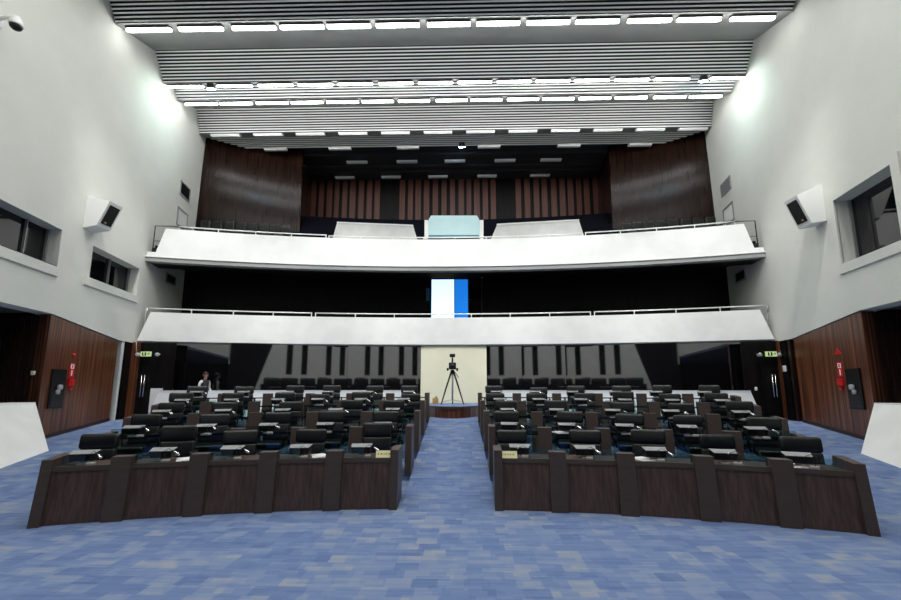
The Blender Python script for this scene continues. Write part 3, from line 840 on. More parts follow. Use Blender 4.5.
# doors at the back corners
for s, nm in ((-1, 'left'), (1, 'right')):
    def bx(u): return u if s < 0 else 917 - u
    Yd = 13.98
    # white jamb, dark gap and wooden pier in the corner
    k = MB()
    k.prism([wall_pt(s, 13.46, .6, .04), wall_pt(s, 13.53, .6, .04), wall_pt(s, 13.53, .6, .3), wall_pt(s, 13.46, .6, .3)],
            [wall_pt(s, 13.42, 3.36, .04), wall_pt(s, 13.58, 3.36, .04), wall_pt(s, 13.58, 3.36, .3), wall_pt(s, 13.42, 3.36, .3)])
    struct(k, 'trim_%d' % (1 if s < 0 else 2), 'white_paint' if s < 0 else 'alcove_wood')
    k = MB()
    k.prism([wall_pt(s, 13.2, .6, .36), wall_pt(s, 14.3, .6, .36), wall_pt(s, 14.3, .6, .45), wall_pt(s, 13.2, .6, .45)],
            [wall_pt(s, 13.2, 3.4, .36), wall_pt(s, 14.3, 3.4, .36), wall_pt(s, 14.3, 3.4, .45), wall_pt(s, 13.2, 3.4, .45)])
    k.prism([wall_pt(s, 13.64, .6, .02), wall_pt(s, 13.97, .6, .02), wall_pt(s, 13.97, .6, .36), wall_pt(s, 13.64, .6, .36)],
            [wall_pt(s, 13.64, 3.4, .02), wall_pt(s, 13.97, 3.4, .02), wall_pt(s, 13.97, 3.4, .36), wall_pt(s, 13.64, 3.4, .36)])
    struct(k, 'wall_%s_corner' % nm, 'black_wall')
    xa, xb, xc = s * (wx(Yd) + .05), at_y(bx(134.5), 380, Yd).x, at_y(bx(170), 380, Yd).x
    k = MB(); k.box(((xa + xb) / 2, Yd + .1, 2.0), (abs(xb - xa), .2, 2.8)); struct(k, 'trim_%d' % (3 if s < 0 else 4), 'wood')
    dname = 'door_%d' % (1 if s < 0 else 2)
    t = thing(dname, 'black double door with long chrome handles near the %s corner' % nm, None, ((xb + xc) / 2, Yd + .1, .68)); t['kind'] = 'structure'
    W = abs(xc - xb)
    for q in (-1, 1):
        k = MB(); k.box((q * W / 4, .05, 1.35), (W / 2 - .01, .06, 2.7)); k.build('leaf', 'black_wall', t)
        hx = (at_y(bx(140.5 if q * s > 0 else 143.5), 380, Yd).x) - t.location.x
        k = MB()
        k.tube([(hx, -.06, .78), (hx, -.06, 1.55)], .018, 8)
        for zz in (.86, 1.47): k.tube([(hx, -.06, zz), (hx, .03, zz)], .012, 6)
        k.build('handle', 'chrome', t)
    # exit sign with two emergency lamps
    p = at_y(bx(146), 354, Yd - .05)
    t = thing('exit_sign', 'small pale green lit exit sign over the door near the %s corner' % nm, 'sign', p)
    k = MB(); k.box((0, 0, 0), (.36, .05, .17)); k.build('sign_face', 'sign_green', t)
    k = MB()
    k.box((-.10, -.028, .0), (.05, .006, .07)); k.box((-.10, -.028, .055), (.03, .006, .025)); k.box((-.085, -.028, -.05), (.08, .006, .018), rz=0)
    k.box((.0, -.028, .0), (.05, .006, .12)); k.box((.10, -.028, .0), (.08, .006, .02)); k.box((.12, -.028, .02), (.02, .006, .07))
    k.build('pictogram', 'plastic', t)
    for (u, w_) in ((138, 'beside the wooden pier'), (157.5, 'on the side of the seats')):
        p = at_y(bx(u), 355, Yd - .08)
        t = thing('emergency_lamp', 'small white emergency lamp %s by the %s exit sign' % (w_, nm), 'lamp', p)
        k = MB(); k.lathe([(.03, -.07), (.075, .03), (.07, .06)], 12, Matrix.Rotation(R_(65), 4, 'X') @ Matrix.Rotation(R_(25), 4, 'Y')); k.build('lamp_head', 'grey_plastic', t)
        k = MB(); k.tube([(0, .03, 0), (0, .12, .04)], .018, 6); k.build('bracket', 'grey_plastic', t)
    # conduit
    p0 = at_y(bx(136.3), 340, Yd - .03); p1 = at_y(bx(136.3), 356, Yd - .03)
    k = MB(); k.tube([p0, p1], .012, 6); tag(k.build('conduit', 'grey_plastic'), 'thin grey conduit running down to the %s emergency lamp' % nm, 'conduit')

# light switches
k = MB(); p = at_y(33, 373, 10.27); k.rbox((0, 0, 0), (.11, .03, .11), .012, 2)
o = k.build('light_switch', 'white_paint', None, p); tag(o, 'small white switch plate on the dark ribbed alcove wall', 'switch')
pw = wall_pt(1, 13.8, 2.42, .0); k = MB(); k.rbox((0, 0, 0), (.03, .14, .2), .012, 2)
o = k.build('notice_plate', 'paper', None, pw + Vector((-.0, 0, 0))); tag(o, 'small white plate on the dark gap beside the right wooden wall', 'plate')
p = at_y(757, 388, 14.0); k = MB(); k.rbox((0, 0, 0), (.07, .05, .12), .012, 2)
p = Vector((at_y(757.5, 388, warc(9.75)).x, warc(9.75) + .07, 1.685 + .06)); 
o = k.build('small_box', 'white_paint', None, p); tag(o, 'tiny white box on top of the low white wall by the right door', 'box')
# white cabinet at the left end behind the low wall
p = at_y(158, 390, 14.15)
t = thing('cabinet', 'narrow white cabinet by the left door behind the low wall', 'cabinet', (p.x, 14.15, .70))
k = MB(); k.box((0, 0, .53), (.42, .16, 1.06)); k.build('body', 'white_paint', t)
k = MB(); k.box((0, -.085, .5), (.36, .012, .94)); k.build('door', 'white_paint', t)
k = MB(); k.box((-.02, 0, 0.11), (.22, .14, .22)); o = k.build('storage_bin', 'navy', None, (p.x - .0, 14.15, 1.76)); tag(o, 'dark blue bin standing on the narrow white cabinet', 'bin')

# fire points on the wooden walls
for s, nm in ((-1, 'left'), (1, 'right')):
    def wp(y, z, o): return wall_pt(s, y, z, .03 + o)
    def wbox(name, y0, y1, z0, z1, th, m, parent=None, base=None, o0=0.0):
        k = MB()
        bb = base or Vector((0, 0, 0))
        k.prism([wp(y0, z0, -o0) - bb, wp(y1, z0, -o0) - bb, wp(y1, z0, -th) - bb, wp(y0, z0, -th) - bb], [wp(y0, z1, -o0) - bb, wp(y1, z1, -o0) - bb, wp(y1, z1, -th) - bb, wp(y0, z1, -th) - bb])
        return k.build(name, m, parent)
    base = wp(10.87, 1.22, 0)
    t = thing('hose_cabinet', 'black fire hose cabinet on the %s wooden wall' % nm, 'cabinet', base)
    wbox('body', 10.62, 11.10, 1.22, 2.28, .05, 'plastic', t, base)
    k = MB()
    for i in range(9):
        zz = 1.27 + .045 * i
        j = [wp(10.66, zz, -.05) - base, wp(11.06, zz, -.05) - base, wp(11.06, zz, -.065) - base, wp(10.66, zz, -.065) - base]
        k.prism(j, [q + Vector((0, 0, .022)) for q in j])
    k.build('grille', 'dark_metal', t)
    k = MB(); q = wp(10.87, 1.72, -.10) - base
    k.rbox(q + Vector((0, 0, .07)), (.07, .13, .14), .03, 2); k.rbox(q + Vector((0, -.05, -.06)), (.07, .10, .13), .03, 2); k.build('valve', 'grey_plastic', t)
    base = wp(11.32, 2.72, 0)
    t = thing('fire_alarm', 'round red fire alarm sounder at the top of the %s fire point' % nm, 'alarm', base)
    if s < 0:
        k = MB(); k.lathe([(.05, 0), (.045, .035), (.02, .05)], 14, Matrix.Rotation(R_(90) * -s, 4, 'Y')); k.build('sounder', 'red', t)
    else:
        t['label'] = 'red triangular fire sign at the top of the right fire point'; t.name = 'fire_sign'; t['category'] = 'sign'
        k = MB(); tri = [wp(11.20, 2.70, 0) - base, wp(11.44, 2.70, 0) - base, wp(11.32, 2.86, 0) - base]
        k.prism(tri, [q + Vector((-s * .02, 0, 0)) for q in tri]); k.build('sign_face', 'red', t)
    base = wp(11.32, 2.1, 0)
    t = thing('extinguisher_sign', 'red and white fire extinguisher sign on the %s wooden wall' % nm, 'sign', base)
    wbox('sign_face', 11.23, 11.41, 2.08, 2.48, .015, 'red', t, base)
    wbox('white_symbol', 11.26, 11.38, 2.32, 2.45, .02, 'paper', t, base, .014)
    k = MB()
    j = wbox('red_symbol', 11.30, 11.34, 2.34, 2.43, .026, 'red', t, base, .02)
    wbox('white_bar', 11.30, 11.34, 2.12, 2.28, .02, 'paper', t, base, .014)
    base = wp(11.32, 1.78, 0)
    t = thing('alarm_call_point', 'square red alarm call point below the sign on the %s wooden wall' % nm, 'alarm', base)
    wbox('body', 11.22, 11.42, 1.84, 2.03, .07, 'red', t, base)
    wbox('button_plate', 11.28, 11.36, 1.89, 1.98, .08, 'red', t, base, .07)
    k = MB(); q = wp(11.32, 1.75, -.05) - base; k.box(q, (.05, .08, .06)); k.build('lower_box', 'red', t)

# side podium blocks
for s, nm in ((-1, 'left'), (1, 'right')):
    t = thing('side_podium', 'white marble sloped-end podium block before the %s alcove' % nm, 'podium', (s * 9.0, 8.3, 0))
    base = Vector(t.location)
    if s < 0:
        e0, e1 = Vector((-9.33, 9.5, .28)), Vector((-10.44, 10.08, 1.385)); f0, f1 = Vector((-8.6, 7.1, .04)), Vector((-9.5, 7.3, 1.385))
    else:
        e0, e1 = Vector((9.34, 9.5, .28)), Vector((10.42, 10.12, 1.385)); f0, f1 = Vector((8.7, 7.1, .04)), Vector((9.6, 7.3, 1.385))
    f1 = f0 + (e1 - e0) * ((1.385 - f0.z) / (e1.z - e0.z))   # keeps the sloped front flat
    nn = Vector((s * .45, -.15, 0))
    fr = [f0, e0, e1, f1]; fr = [p - base for p in fr]
    k = MB()
    B = [p + nn for p in fr]
    k.add(fr + B, [(0, 1, 2, 3), (7, 6, 5, 4), (0, 4, 5, 1), (1, 5, 6, 2), (3, 7, 4, 0)]); k.build('front_panel', 'marble', t)
    k = MB(); tp = [fr[3], fr[2], fr[2] + nn, fr[3] + nn]; k.prism(tp, [p + Vector((0, 0, .03)) for p in tp]); k.build('cap', 'marble', t)

# speakers on the walls
for s, nm in ((-1, 'left'), (1, 'right')):
    t = thing('wall_speaker', 'white wedge loudspeaker with black grille on the %s white wall' % nm, 'speaker', wall_pt(s, 11.2, 6.4))
    base = Vector(t.location)
    Yn = 11.0; xw = s * wx(11.0)
    W1, W2 = at_wall(87 if s < 0 else 821, 196 if s < 0 else 184, s), at_wall(83 if s < 0 else 828, 227.5 if s < 0 else 220, s)
    Yn = (W1.y + W2.y) / 2
    F1, F2 = at_y(110 if s < 0 else 796.5, 201 if s < 0 else 195, Yn), at_y(96.5 if s < 0 else 807.5, 225 if s < 0 else 225, Yn)
    if s > 0: F2 = at_y(812, 223, Yn); 
    prf = [Vector((W1.x, Yn, W1.z)), F1, F2, Vector((W2.x, Yn, W2.z))]
    wd = .46
    k = MB(); A = [p - base for p in prf]; B = [p + Vector((0, wd, 0)) for p in A]
    B[0].x += s * .1; B[3].x += s * .1
    k.prism(A, B); k.build('cabinet', 'white_paint', t)
    # grille on the tilted front
    ax = (F1 - F2); L = ax.length; ax.normalize(); nr = Vector((-s * ax.z * 1, 0, s * ax.x)); 
    nr = Vector((ax.z * -s, 0, ax.x * s)); 
    if nr.x * s > 0: nr = -nr
    c0 = F2 - base
    g = [c0 + ax * (L * .13) + Vector((0, .07, 0)), c0 + ax * (L * .13) + Vector((0, wd - .07, 0)), c0 + ax * (L * .88) + Vector((0, wd - .07, 0)), c0 + ax * (L * .88) + Vector((0, .07, 0))]
    k = MB(); k.prism([p + nr * .003 for p in g], [p + nr * .03 for p in g]); k.build('grille', 'plastic', t)
    k = MB(); m_ = c0 + ax * (L * .2) + Vector((0, wd * .35, 0)); k.rbox(m_ + nr * .035, (.05, .05, .05), .01, 2); k.build('badge', 'label_wood', t)

# dome camera on a bracket
p = at_wall(-4, 20, -1)
t = thing('security_camera', 'white dome security camera on a bracket high on the left wall', 'camera', p)
k = MB(); k.rbox((.03, 0, 0), (.08, .2, .28), .02, 2); k.build('wall_plate', 'white_paint', t)
pe = at_y(17, 19, p.y - .1) - p
k = MB(); k.tube([(0.05, 0, .02), pe * .5 + Vector((0, 0, .06)), pe], [.04, .04, .06], 10); k.build('arm', 'white_paint', t)
k = MB(); k.lathe([(.05, .05), (.09, .0), (.115, -.11), (.13, -.14), (.125, -.17)], 20, Matrix.Translation(pe)); k.build('camera_housing', 'white_paint', t)
k = MB(); k.lathe([(.11, -.17), (.10, -.22), (.06, -.26), (.015, -.275)], 20, Matrix.Translation(pe)); k.build('dome', 'plastic', t)
k = MB(); k.tube([(.03, 0.0, -.14), (.03, .0, -1.0)], .018, 6); k.build('cable_duct', 'grey_plastic', t)  # grey rod drawn in place of the camera's cast shadow on the wall

# ------------------------------------------------------------------ tripod platform
t = thing('stage_platform', 'small curved wood-fronted platform at the end of the aisle', 'platform', (.1, 14.2, .74))
base = Vector(t.location)
n = 12
def pf(i, z, o=0):
    x = -1.0 + 2.2 * i / n
    u = (x - .1) / 1.1
    return Vector((x, 12.5 + 1.4 * u * u - o, z)) - base
k = MB(); k.poly([pf(i, 1.2) for i in range(n + 1)] + [Vector((1.2, 15.6, 1.2)) - base, Vector((-1.0, 15.6, 1.2)) - base]); k.build('carpet_top', 'carpet', t)
k = MB()
for i in range(n):
    k.quad(pf(i, .6), pf(i + 1, .6), pf(i + 1, 1.2), pf(i, 1.2))
k.quad(pf(n, .6), Vector((1.2, 15.6, .6)) - base, Vector((1.2, 15.6, 1.2)) - base, pf(n, 1.2)); k.quad(pf(0, .6), Vector((-1.0, 15.6, .6)) - base, Vector((-1.0, 15.6, 1.2)) - base, pf(0, 1.2))
k.build('curved_front', 'wood', t)
k = MB()
for i in range(n):
    k.prism([pf(i, 1.12, .03), pf(i + 1, 1.12, .03), pf(i + 1, 1.12, -.03), pf(i, 1.12, -.03)], [pf(i, 1.205, .03), pf(i + 1, 1.205, .03), pf(i + 1, 1.205, -.03), pf(i, 1.205, -.03)])
k.build('rim', 'pilaster_wood', t)

# tripod with video camera
tp = at_y(452.5, 401, 14.4); tp.z = 1.2
t = thing('camera_tripod', 'tall tripod standing on the platform before the cream pier', 'tripod', tp)
Hh = at_y(452, 370.5, 14.4).z - 1.2
k = MB(); k.lathe([(.05, Hh - .10), (.07, Hh - .06), (.07, Hh), (.05, Hh + .02)], 12); k.build('head', 'plastic', t)
for i, an in enumerate((-160, -20, 90)):
    dx, dy = math.cos(R_(an)) * .42, math.sin(R_(an)) * .42
    k = MB(); k.tube([(dx * .12, dy * .12, Hh - .07), (dx * .55, dy * .55, Hh * .5), (dx, dy, .0)], [.035, .03, .02], 8); lg = k.build('leg', 'plastic', t)
    k = MB(); k.lathe([(.03, 0), (.03, .03)], 8, Matrix.Translation((dx, dy, 0))); k.build('rubber_foot', 'dark_metal', lg)
k = MB()
for an in (-160, -20, 90):
    k.tube([(0, 0, .16), (math.cos(R_(an)) * .38, math.sin(R_(an)) * .38, .09)], .012, 6)
k.build('spreader', 'grey_plastic', t)
k = MB(); k.tube([(0, 0, .16), (0, 0, Hh - .05)], .03, 8); k.build('centre_column', 'silver', t)
k = MB(); k.tube([(.06, -.02, Hh - .02), (.22, .35, Hh - .25)], .012, 6); k.build('pan_handle', 'plastic', t)
t = thing('video_camera', 'black video camera mounted on the tripod, lens towards the hall', 'camera', tp + Vector((0, 0, Hh + .02)))
k = MB(); k.rbox((0, .05, .14), (.26, .42, .24), .03, 2); k.build('body', 'plastic', t)
k = MB(); k.lathe([(.06, 0), (.07, .12), (.085, .2), (.08, .22)], 14, Matrix.Translation((0, -.15, .12)) @ Matrix.Rotation(R_(90), 4, 'X')); k.build('lens', 'plastic', t)
k = MB(); k.tube([(0, -.05, .26), (0, -.05, .44)], .03, 8); k.build('light_stem', 'plastic', t)
k = MB(); k.rbox((0, -.07, .51), (.2, .12, .12), .02, 2); k.build('top_light', 'plastic', t)
for q in (-1, 1):
    k = MB(); k.rbox((q * .17, .0, .02), (.07, .14, .1), .02, 2); k.build('side_knob', 'plastic', t)
wb_ = at_y(435.5, 402, 14.3)
t = thing('wooden_block', 'small light wooden block on the platform beside the tripod', 'box', (wb_.x, 14.3, 1.2))
k = MB(); k.rbox((0, 0, .11), (.2, .16, .22), .012, 2); k.build('body', 'label_wood', t)
k = MB(); k.rbox((.02, 0, .25), (.08, .08, .06), .01, 2); k.build('peg', 'label_wood', t)

# ------------------------------------------------------------------ desks
def row_bounds(k):
    R = R1 + PITCHR * k
    a0L, a0R = math.degrees(math.asin(-AL / R)), math.degrees(math.asin(AR / R))
    if k == 0:
        return [2.25, 5.75, 9.2, 12.6, 16.1, 19.15], [3.0, 6.4, 9.87, 13.55, 16.85, 19.8]
    nb = 5 if k < 3 else 6
    e = 19.3 if k < 2 else 19.8
    return [a0L + (e - a0L) * i / nb for i in range(nb + 1)], [a0R + (e + .6 - a0R) * i / nb for i in range(nb + 1)]
ROWN = ['front row', 'second row', 'third row', 'fourth row', 'last row']
BANK = {-1: 'left bank', 1: 'right bank'}
SEATPOS = ['first', 'second', 'third', 'fourth', 'fifth', 'sixth']
DH = .82
def make_desk(k, s, j, a0, a1, nb):
    """one desk bay between polar angles a0 and a1 (magnitudes) on side s"""
    R = R1 + PITCHR * k; zf = ZF[k]
    last, first = (j == nb - 1), (j == 0)
    am = s * (a0 + a1) / 2
    pos = SEATPOS[j]
    t = thing('desk', 'dark veneered desk, %s from the aisle in the %s, %s' % (pos, ROWN[k], BANK[s]), 'desk', pol(R, am, zf), -R_(am), 'dark desks of the %s, %s' % (ROWN[k], BANK[s]))
    inv = (Matrix.Translation(t.location) @ Matrix.Rotation(-R_(am), 4, 'Z')).inverted()
    def P(r, a, z): return inv @ pol(r, s * a, z + zf)
    lean = .09
    def LR(z, o=0): return R + o + lean * z / DH
    # front panel
    m = MB()
    def strip(mm, aa, ab, z0, z1, o0, o1):
        mm.prism([P(LR(z0, o0), aa, z0), P(LR(z0, o0), ab, z0), P(LR(z0, o1), ab, z0), P(LR(z0, o1), aa, z0)],
                 [P(LR(z1, o0), aa, z1), P(LR(z1, o0), ab, z1), P(LR(z1, o1), ab, z1), P(LR(z1, o1), aa, z1)])
    wA = math.degrees(.12 / R)
    zb = -.0
    ia = a0 + (math.degrees(.13 / R) if first else wA * 1.0); ib = a1 - (math.degrees(.06 / R) if last else wA)
    if k == 0:
        strip(m, ia - .02, ib + .02, zb + .005, .66, 0, .03); m.build('front_panel', 'desk_wood', t)
        m = MB(); strip(m, ia - .02, ib + .02, .66, .725, -.015, .03); m.build('top_rail', 'pilaster_wood', t)
    else:
        strip(m, ia - .02, ib + .02, .688, .708, .03, .05); m.build('top_rail', 'plastic', t)
        m = MB(); strip(m, ia + .15, ib - .1, .12, .64, .04, .052); m.build('glass_panel', 'glass', t)
    m = MB(); zd = .675 if k == 0 else .695
    m.prism([P(R + .10, a0 + .05, zd), P(R + .10, a1 - .05, zd), P(R + .62, a1 - .05, zd), P(R + .62, a0 + .05, zd)],
            [P(R + .10, a0 + .05, .71), P(R + .10, a1 - .05, .71), P(R + .62, a1 - .05, .71), P(R + .62, a0 + .05, .71)]); m.build('desktop', 'desk_wood' if k == 0 else 'desk_glass', t)
    # pilaster towards the outer neighbour
    if not last:
        m = MB(); strip(m, a1 - wA, a1 + wA, 0.0, DH + .01, -.055, .12); m.build('pilaster', 'pilaster_wood', t)
    # end panels
    if first:
        m = MB(); w1 = math.degrees(.12 / R)
        q = lambda r, a, z: P(r, a, z)
        m.prism([q(R - .05, a0, 0), q(R - .05, a0 + w1, 0), q(R + .62, a0 + w1, 0), q(R + .62, a0, 0)],
                [q(R + .04, a0, DH + .02), q(R + .04, a0 + w1, DH + .02), q(R + .60, a0 + w1, DH + .02), q(R + .60, a0, DH + .02)]); m.build('end_panel', 'pilaster_wood', t)
    if last:
        ez = 0 if k == 0 else .06
        m = MB(); w1 = math.degrees(.06 / R)
        q = lambda r, a, z: P(r, a, z)
        m.prism([q(R - .06, a1 - w1, 0), q(R - .06, a1 + w1, 0), q(R + .62, a1 + w1, 0), q(R + .62, a1 - w1, 0)],
                [q(R + .06, a1 - w1, DH - ez), q(R + .06, a1 + w1, DH - ez), q(R + .56, a1 + w1, DH + .03 - ez), q(R + .56, a1 - w1, DH + .03 - ez)]); m.build('end_panel', 'pilaster_wood', t)
    # glass upstand on part of the front
    if k == 0 or (k < 3 and j % 2 == 0):
        m = MB(); g0, g1 = a0 + (a1 - a0) * .55, a1 - wA * 1.05
        m.prism([P(R + .13, g0, .71), P(R + .13, g1, .71), P(R + .142, g1, .71), P(R + .142, g0, .71)], [P(R + .13, g0, .86), P(R + .13, g1, .86), P(R + .142, g1, .86), P(R + .142, g0, .86)])
        m.build('glass_upstand', 'glass', t)
    return t

# prototypes --------------------------------------------------------
def make_chair(label):
    t = thing('office_chair', label, 'chair')
    Tb = Matrix.Translation((0, .20, .44)) @ Matrix.Rotation(R_(-9), 4, 'X')
    k = MB(); k.rbox((0, .01, .475), (.54, .11, .24), .05, 3, .04, Tb); k.build('headrest', 'leather', t)
    k = MB(); k.rbox((0, .02, .20), (.52, .10, .34), .045, 3, .045, Tb); k.build('backrest', 'leather', t)
    k = MB(); k.rbox((0, -.07, .41), (.54, .52, .13), .055, 3); k.build('seat', 'leather', t)
    for s in (-1, 1):
        k = MB(); k.tube([(s * .27, .12, .38), (s * .315, .12, .50), (s * .315, .08, .645), (s * .315, -.18, .655), (s * .31, -.23, .58), (s * .28, -.2, .40)], .017, 6); a = k.build('armrest', 'plastic', t)
        k = MB(); k.rbox((s * .315, -.05, .665), (.065, .30, .035), .015, 2); k.build('pad', 'leather', a)
    k = MB(); k.tube([(0, 0, .10), (0, 0, .36)], .03, 8); k.build('gas_lift', 'dark_metal', t)
    k = MB()
    for i in range(5):
        an = 2 * math.pi * i / 5 + .3
        k.tube([(0, 0, .12), (math.cos(an) * .28, math.sin(an) * .28, .075)], [.035, .022], 6)
        k.lathe([(.005, -.03), (.032, -.02), (.032, .02), (.005, .03)], 8, Matrix.Translation((math.cos(an) * .28, math.sin(an) * .28, .034)) @ Matrix.Rotation(R_(90), 4, 'X'))
    k.build('star_base', 'dark_metal', t)
    return t
def make_monitor(label):
    t = thing('desk_monitor', label, 'monitor')
    def sec(w, pts): return [(w, y, z) for y, z in pts]
    k = MB()
    A, B = [], []
    for (y, z, w) in ((-.045, .05, .14), (-.075, .150, .145), (.055, .185, .165), (.10, .06, .155)):
        A.append((-w, y, z)); B.append((w, y, z))
    k.prism(A, B); k.build('housing', 'plastic', t)
    k = MB(); k.add([(-.145, -.076, .153), (.145, -.076, .153), (.165, .056, .189), (-.165, .056, .189), (-.145, -.076, .146), (.145, -.076, .146), (.165, .056, .18), (-.165, .056, .18)],
                    [(0, 1, 2, 3), (4, 7, 6, 5), (0, 4, 5, 1), (1, 5, 6, 2), (2, 6, 7, 3), (3, 7, 4, 0)]); k.build('top_cover', 'silver', t)
    k = MB(); k.prism([(-.14, .062, .172), (.14, .062, .172), (.135, .099, .075), (-.135, .099, .075)], [(-.14, .068, .174), (.14, .068, .174), (.135, .105, .077), (-.135, .105, .077)]); k.build('screen', 'screen', t)
    k = MB(); k.box((0, 0, .012), (.12, .10, .024)); k.tube([(0, 0, .02), (0, 0, .08)], .03, 8); k.build('stand', 'grey_plastic', t)
    return t
def make_mic(label):
    t = thing('gooseneck_microphone', label, 'microphone')
    k = MB(); k.rbox((0, 0, .02), (.10, .08, .04), .012, 2); k.build('base', 'grey_plastic', t)
    k = MB(); k.tube([(0, .02, .03), (-.03, .03, .10), (-.03, .03, .16), (.02, .01, .185), (.09, -.02, .15)], .0045, 6); k.build('stem', 'dark_metal', t)
    k = MB(); k.tube([(.085, -.018, .153), (.11, -.028, .138), (.155, -.046, .108), (.168, -.051, .10)], [.009, .016, .020, .013], 8); k.build('windscreen', 'chrome', t)
    return t
protos = {}
def inst(kind, maker, label, loc, rz, group):
    if kind not in protos:
        o = maker(label); protos[kind] = (o, kid_map(o))
    else:
        o = copy_tree(*protos[kind])
    o.location = loc; o.rotation_euler = (0, 0, rz)
    o['label'] = label; o['group'] = group
    return o

# measured chair centres (px, from the aisle outwards) for the two banks
CH = {(-1, 0): [376, 308, 242, 178, 96], (-1, 1): [386, 331, 275, 215, 140], (-1, 2): [392, 350, 289, 224, 166],
      (-1, 3): [410, 360, 319, 283, 231, 180], (-1, 4): [409, 374, 331, 293, 243, 195],
      (1, 0): [512, 584, 648, 722, 802], (1, 1): [508, 570, 629, 693, 765], (1, 2): [505, 556, 623, 683, 745],
      (1, 3): [497, 536, 585, 625, 674, 720], (1, 4): [495, 539, 576, 622, 666, 713]}
for k in range(5):
    R = R1 + PITCHR * k
    Lb, Rb = row_bounds(k)
    for s, bd in ((-1, Lb), (1, Rb)):
        nb = len(bd) - 1
        for j in range(nb):
            make_desk(k, s, j, bd[j], bd[j + 1], nb)
            am = s * (bd[j] + bd[j + 1]) / 2
            rnd = random.Random(k * 100 + j * 7 + (3 if s > 0 else 0))
            where = '%s desk from the aisle, %s, %s' % (SEATPOS[j], ROWN[k], BANK[s])
            # chair
            cp = at_cyl(CH[(s, k)][j], 400, R + .98, YA)
            ang = math.degrees(math.atan2(cp.x, cp.y - YA))
            ra = R + .97 + rnd.uniform(-.05, .08)
            lift = (.05 if k == 0 else 0) + rnd.uniform(-.02, .03) - (.06 if k == 4 else 0)
            inst('chair', make_chair, 'black office chair behind the %s' % where, pol(ra, ang, ZF[k]), -R_(ang) + rnd.uniform(-.18, .18), 'black chairs of the ' + ROWN[k]).scale = (1, 1, 1.11 if (k, s, j) in ((0, -1, 0), (0, -1, 3)) else rnd.uniform(.97, 1.04))
            # monitor: a little to the left of the desk centre
            da = math.degrees(.10 / R)
            inst('monitor', make_monitor, 'silver-topped black monitor on the %s' % where, pol(R + .30, am - da + math.degrees(rnd.uniform(-.05, .08) / R), ZF[k] + .71), -R_(am) + rnd.uniform(-.12, .12), 'small monitors of the ' + ROWN[k])
            fl = rnd.random() < .3
            inst('mic', make_mic, 'silver gooseneck microphone on the %s' % where, pol(R + .19, am + (math.degrees(.0 / R)), ZF[k] + .71), -R_(am) + (math.pi - .25 if fl else rnd.uniform(-.35, .3)), 'gooseneck microphones of the ' + ROWN[k])

# name cards and papers on the front row
for (u, v, s, lab) in ((384.5, 458, -1, 'pale yellow name card on the aisle-side desk of the left front row'), (508.5, 459, 1, 'pale yellow name card on the aisle-side desk of the right front row')):
    p = at_cyl(u, v, R1 + .10, YA)
    t = thing('name_card', lab, 'card', (p.x, p.y, .725), -R_(math.degrees(math.atan2(p.x, p.y - YA))))
    k = MB(); k.prism([(-.13, -.035, 0), (.13, -.035, 0), (.13, -.025, 0), (-.13, -.025, 0)], [(-.13, 0, .10), (.13, 0, .10), (.13, .008, .10), (-.13, .008, .10)]); k.build('card_face', 'yellow', t)
    k = MB()
    for (x, w) in ((-.09, .022), (-.045, .03), (-.005, .02), (.03, .026), (.075, .03)):
        y0 = -.035 + .035 * .45
        k.prism([(x - w / 2, y0 - .003, .042), (x + w / 2, y0 - .003, .042), (x + w / 2, y0 + .0, .042), (x - w / 2, y0 + .0, .042)],
                [(x - w / 2, y0 + .006, .064), (x + w / 2, y0 + .006, .064), (x + w / 2, y0 + .009, .064), (x - w / 2, y0 + .009, .064)])
    k.build('lettering', 'ink', t)
    k = MB(); k.prism([(-.13, .035, 0), (.13, .035, 0), (.13, .041, 0), (-.13, .041, 0)], [(-.13, .0, .10), (.13, .0, .10), (.13, .008, .10), (-.13, .008, .10)]); k.build('back_flap', 'yellow', t)
for (s, k_, j, lab) in ((-1, 0, 3, 'loose white papers on the fourth left front-row desk'), (1, 0, 2, 'loose white papers on the third right front-row desk'),
                        (1, 0, 4, 'loose white papers on the outer right front-row desk'), (-1, 0, 1, 'loose white papers on the second left front-row desk'), (1, 1, 1, 'loose white papers on a right second-row desk')):
    bd = row_bounds(k_)[0 if s < 0 else 1]; am = s * (bd[j] * .7 + bd[j + 1] * .3)
    R = R1 + PITCHR * k_
    t = thing('paper_sheets', lab, 'paper', pol(R + .34, am, ZF[k_] + .711), -R_(am) + .3)
    k = MB(); k.box((0, 0, .004), (.21, .29, .008)); k.build('sheet', 'paper', t)
    k = MB(); k.box((.03, .02, .011), (.21, .29, .006), rz=.35); k.build('sheet', 'paper', t)

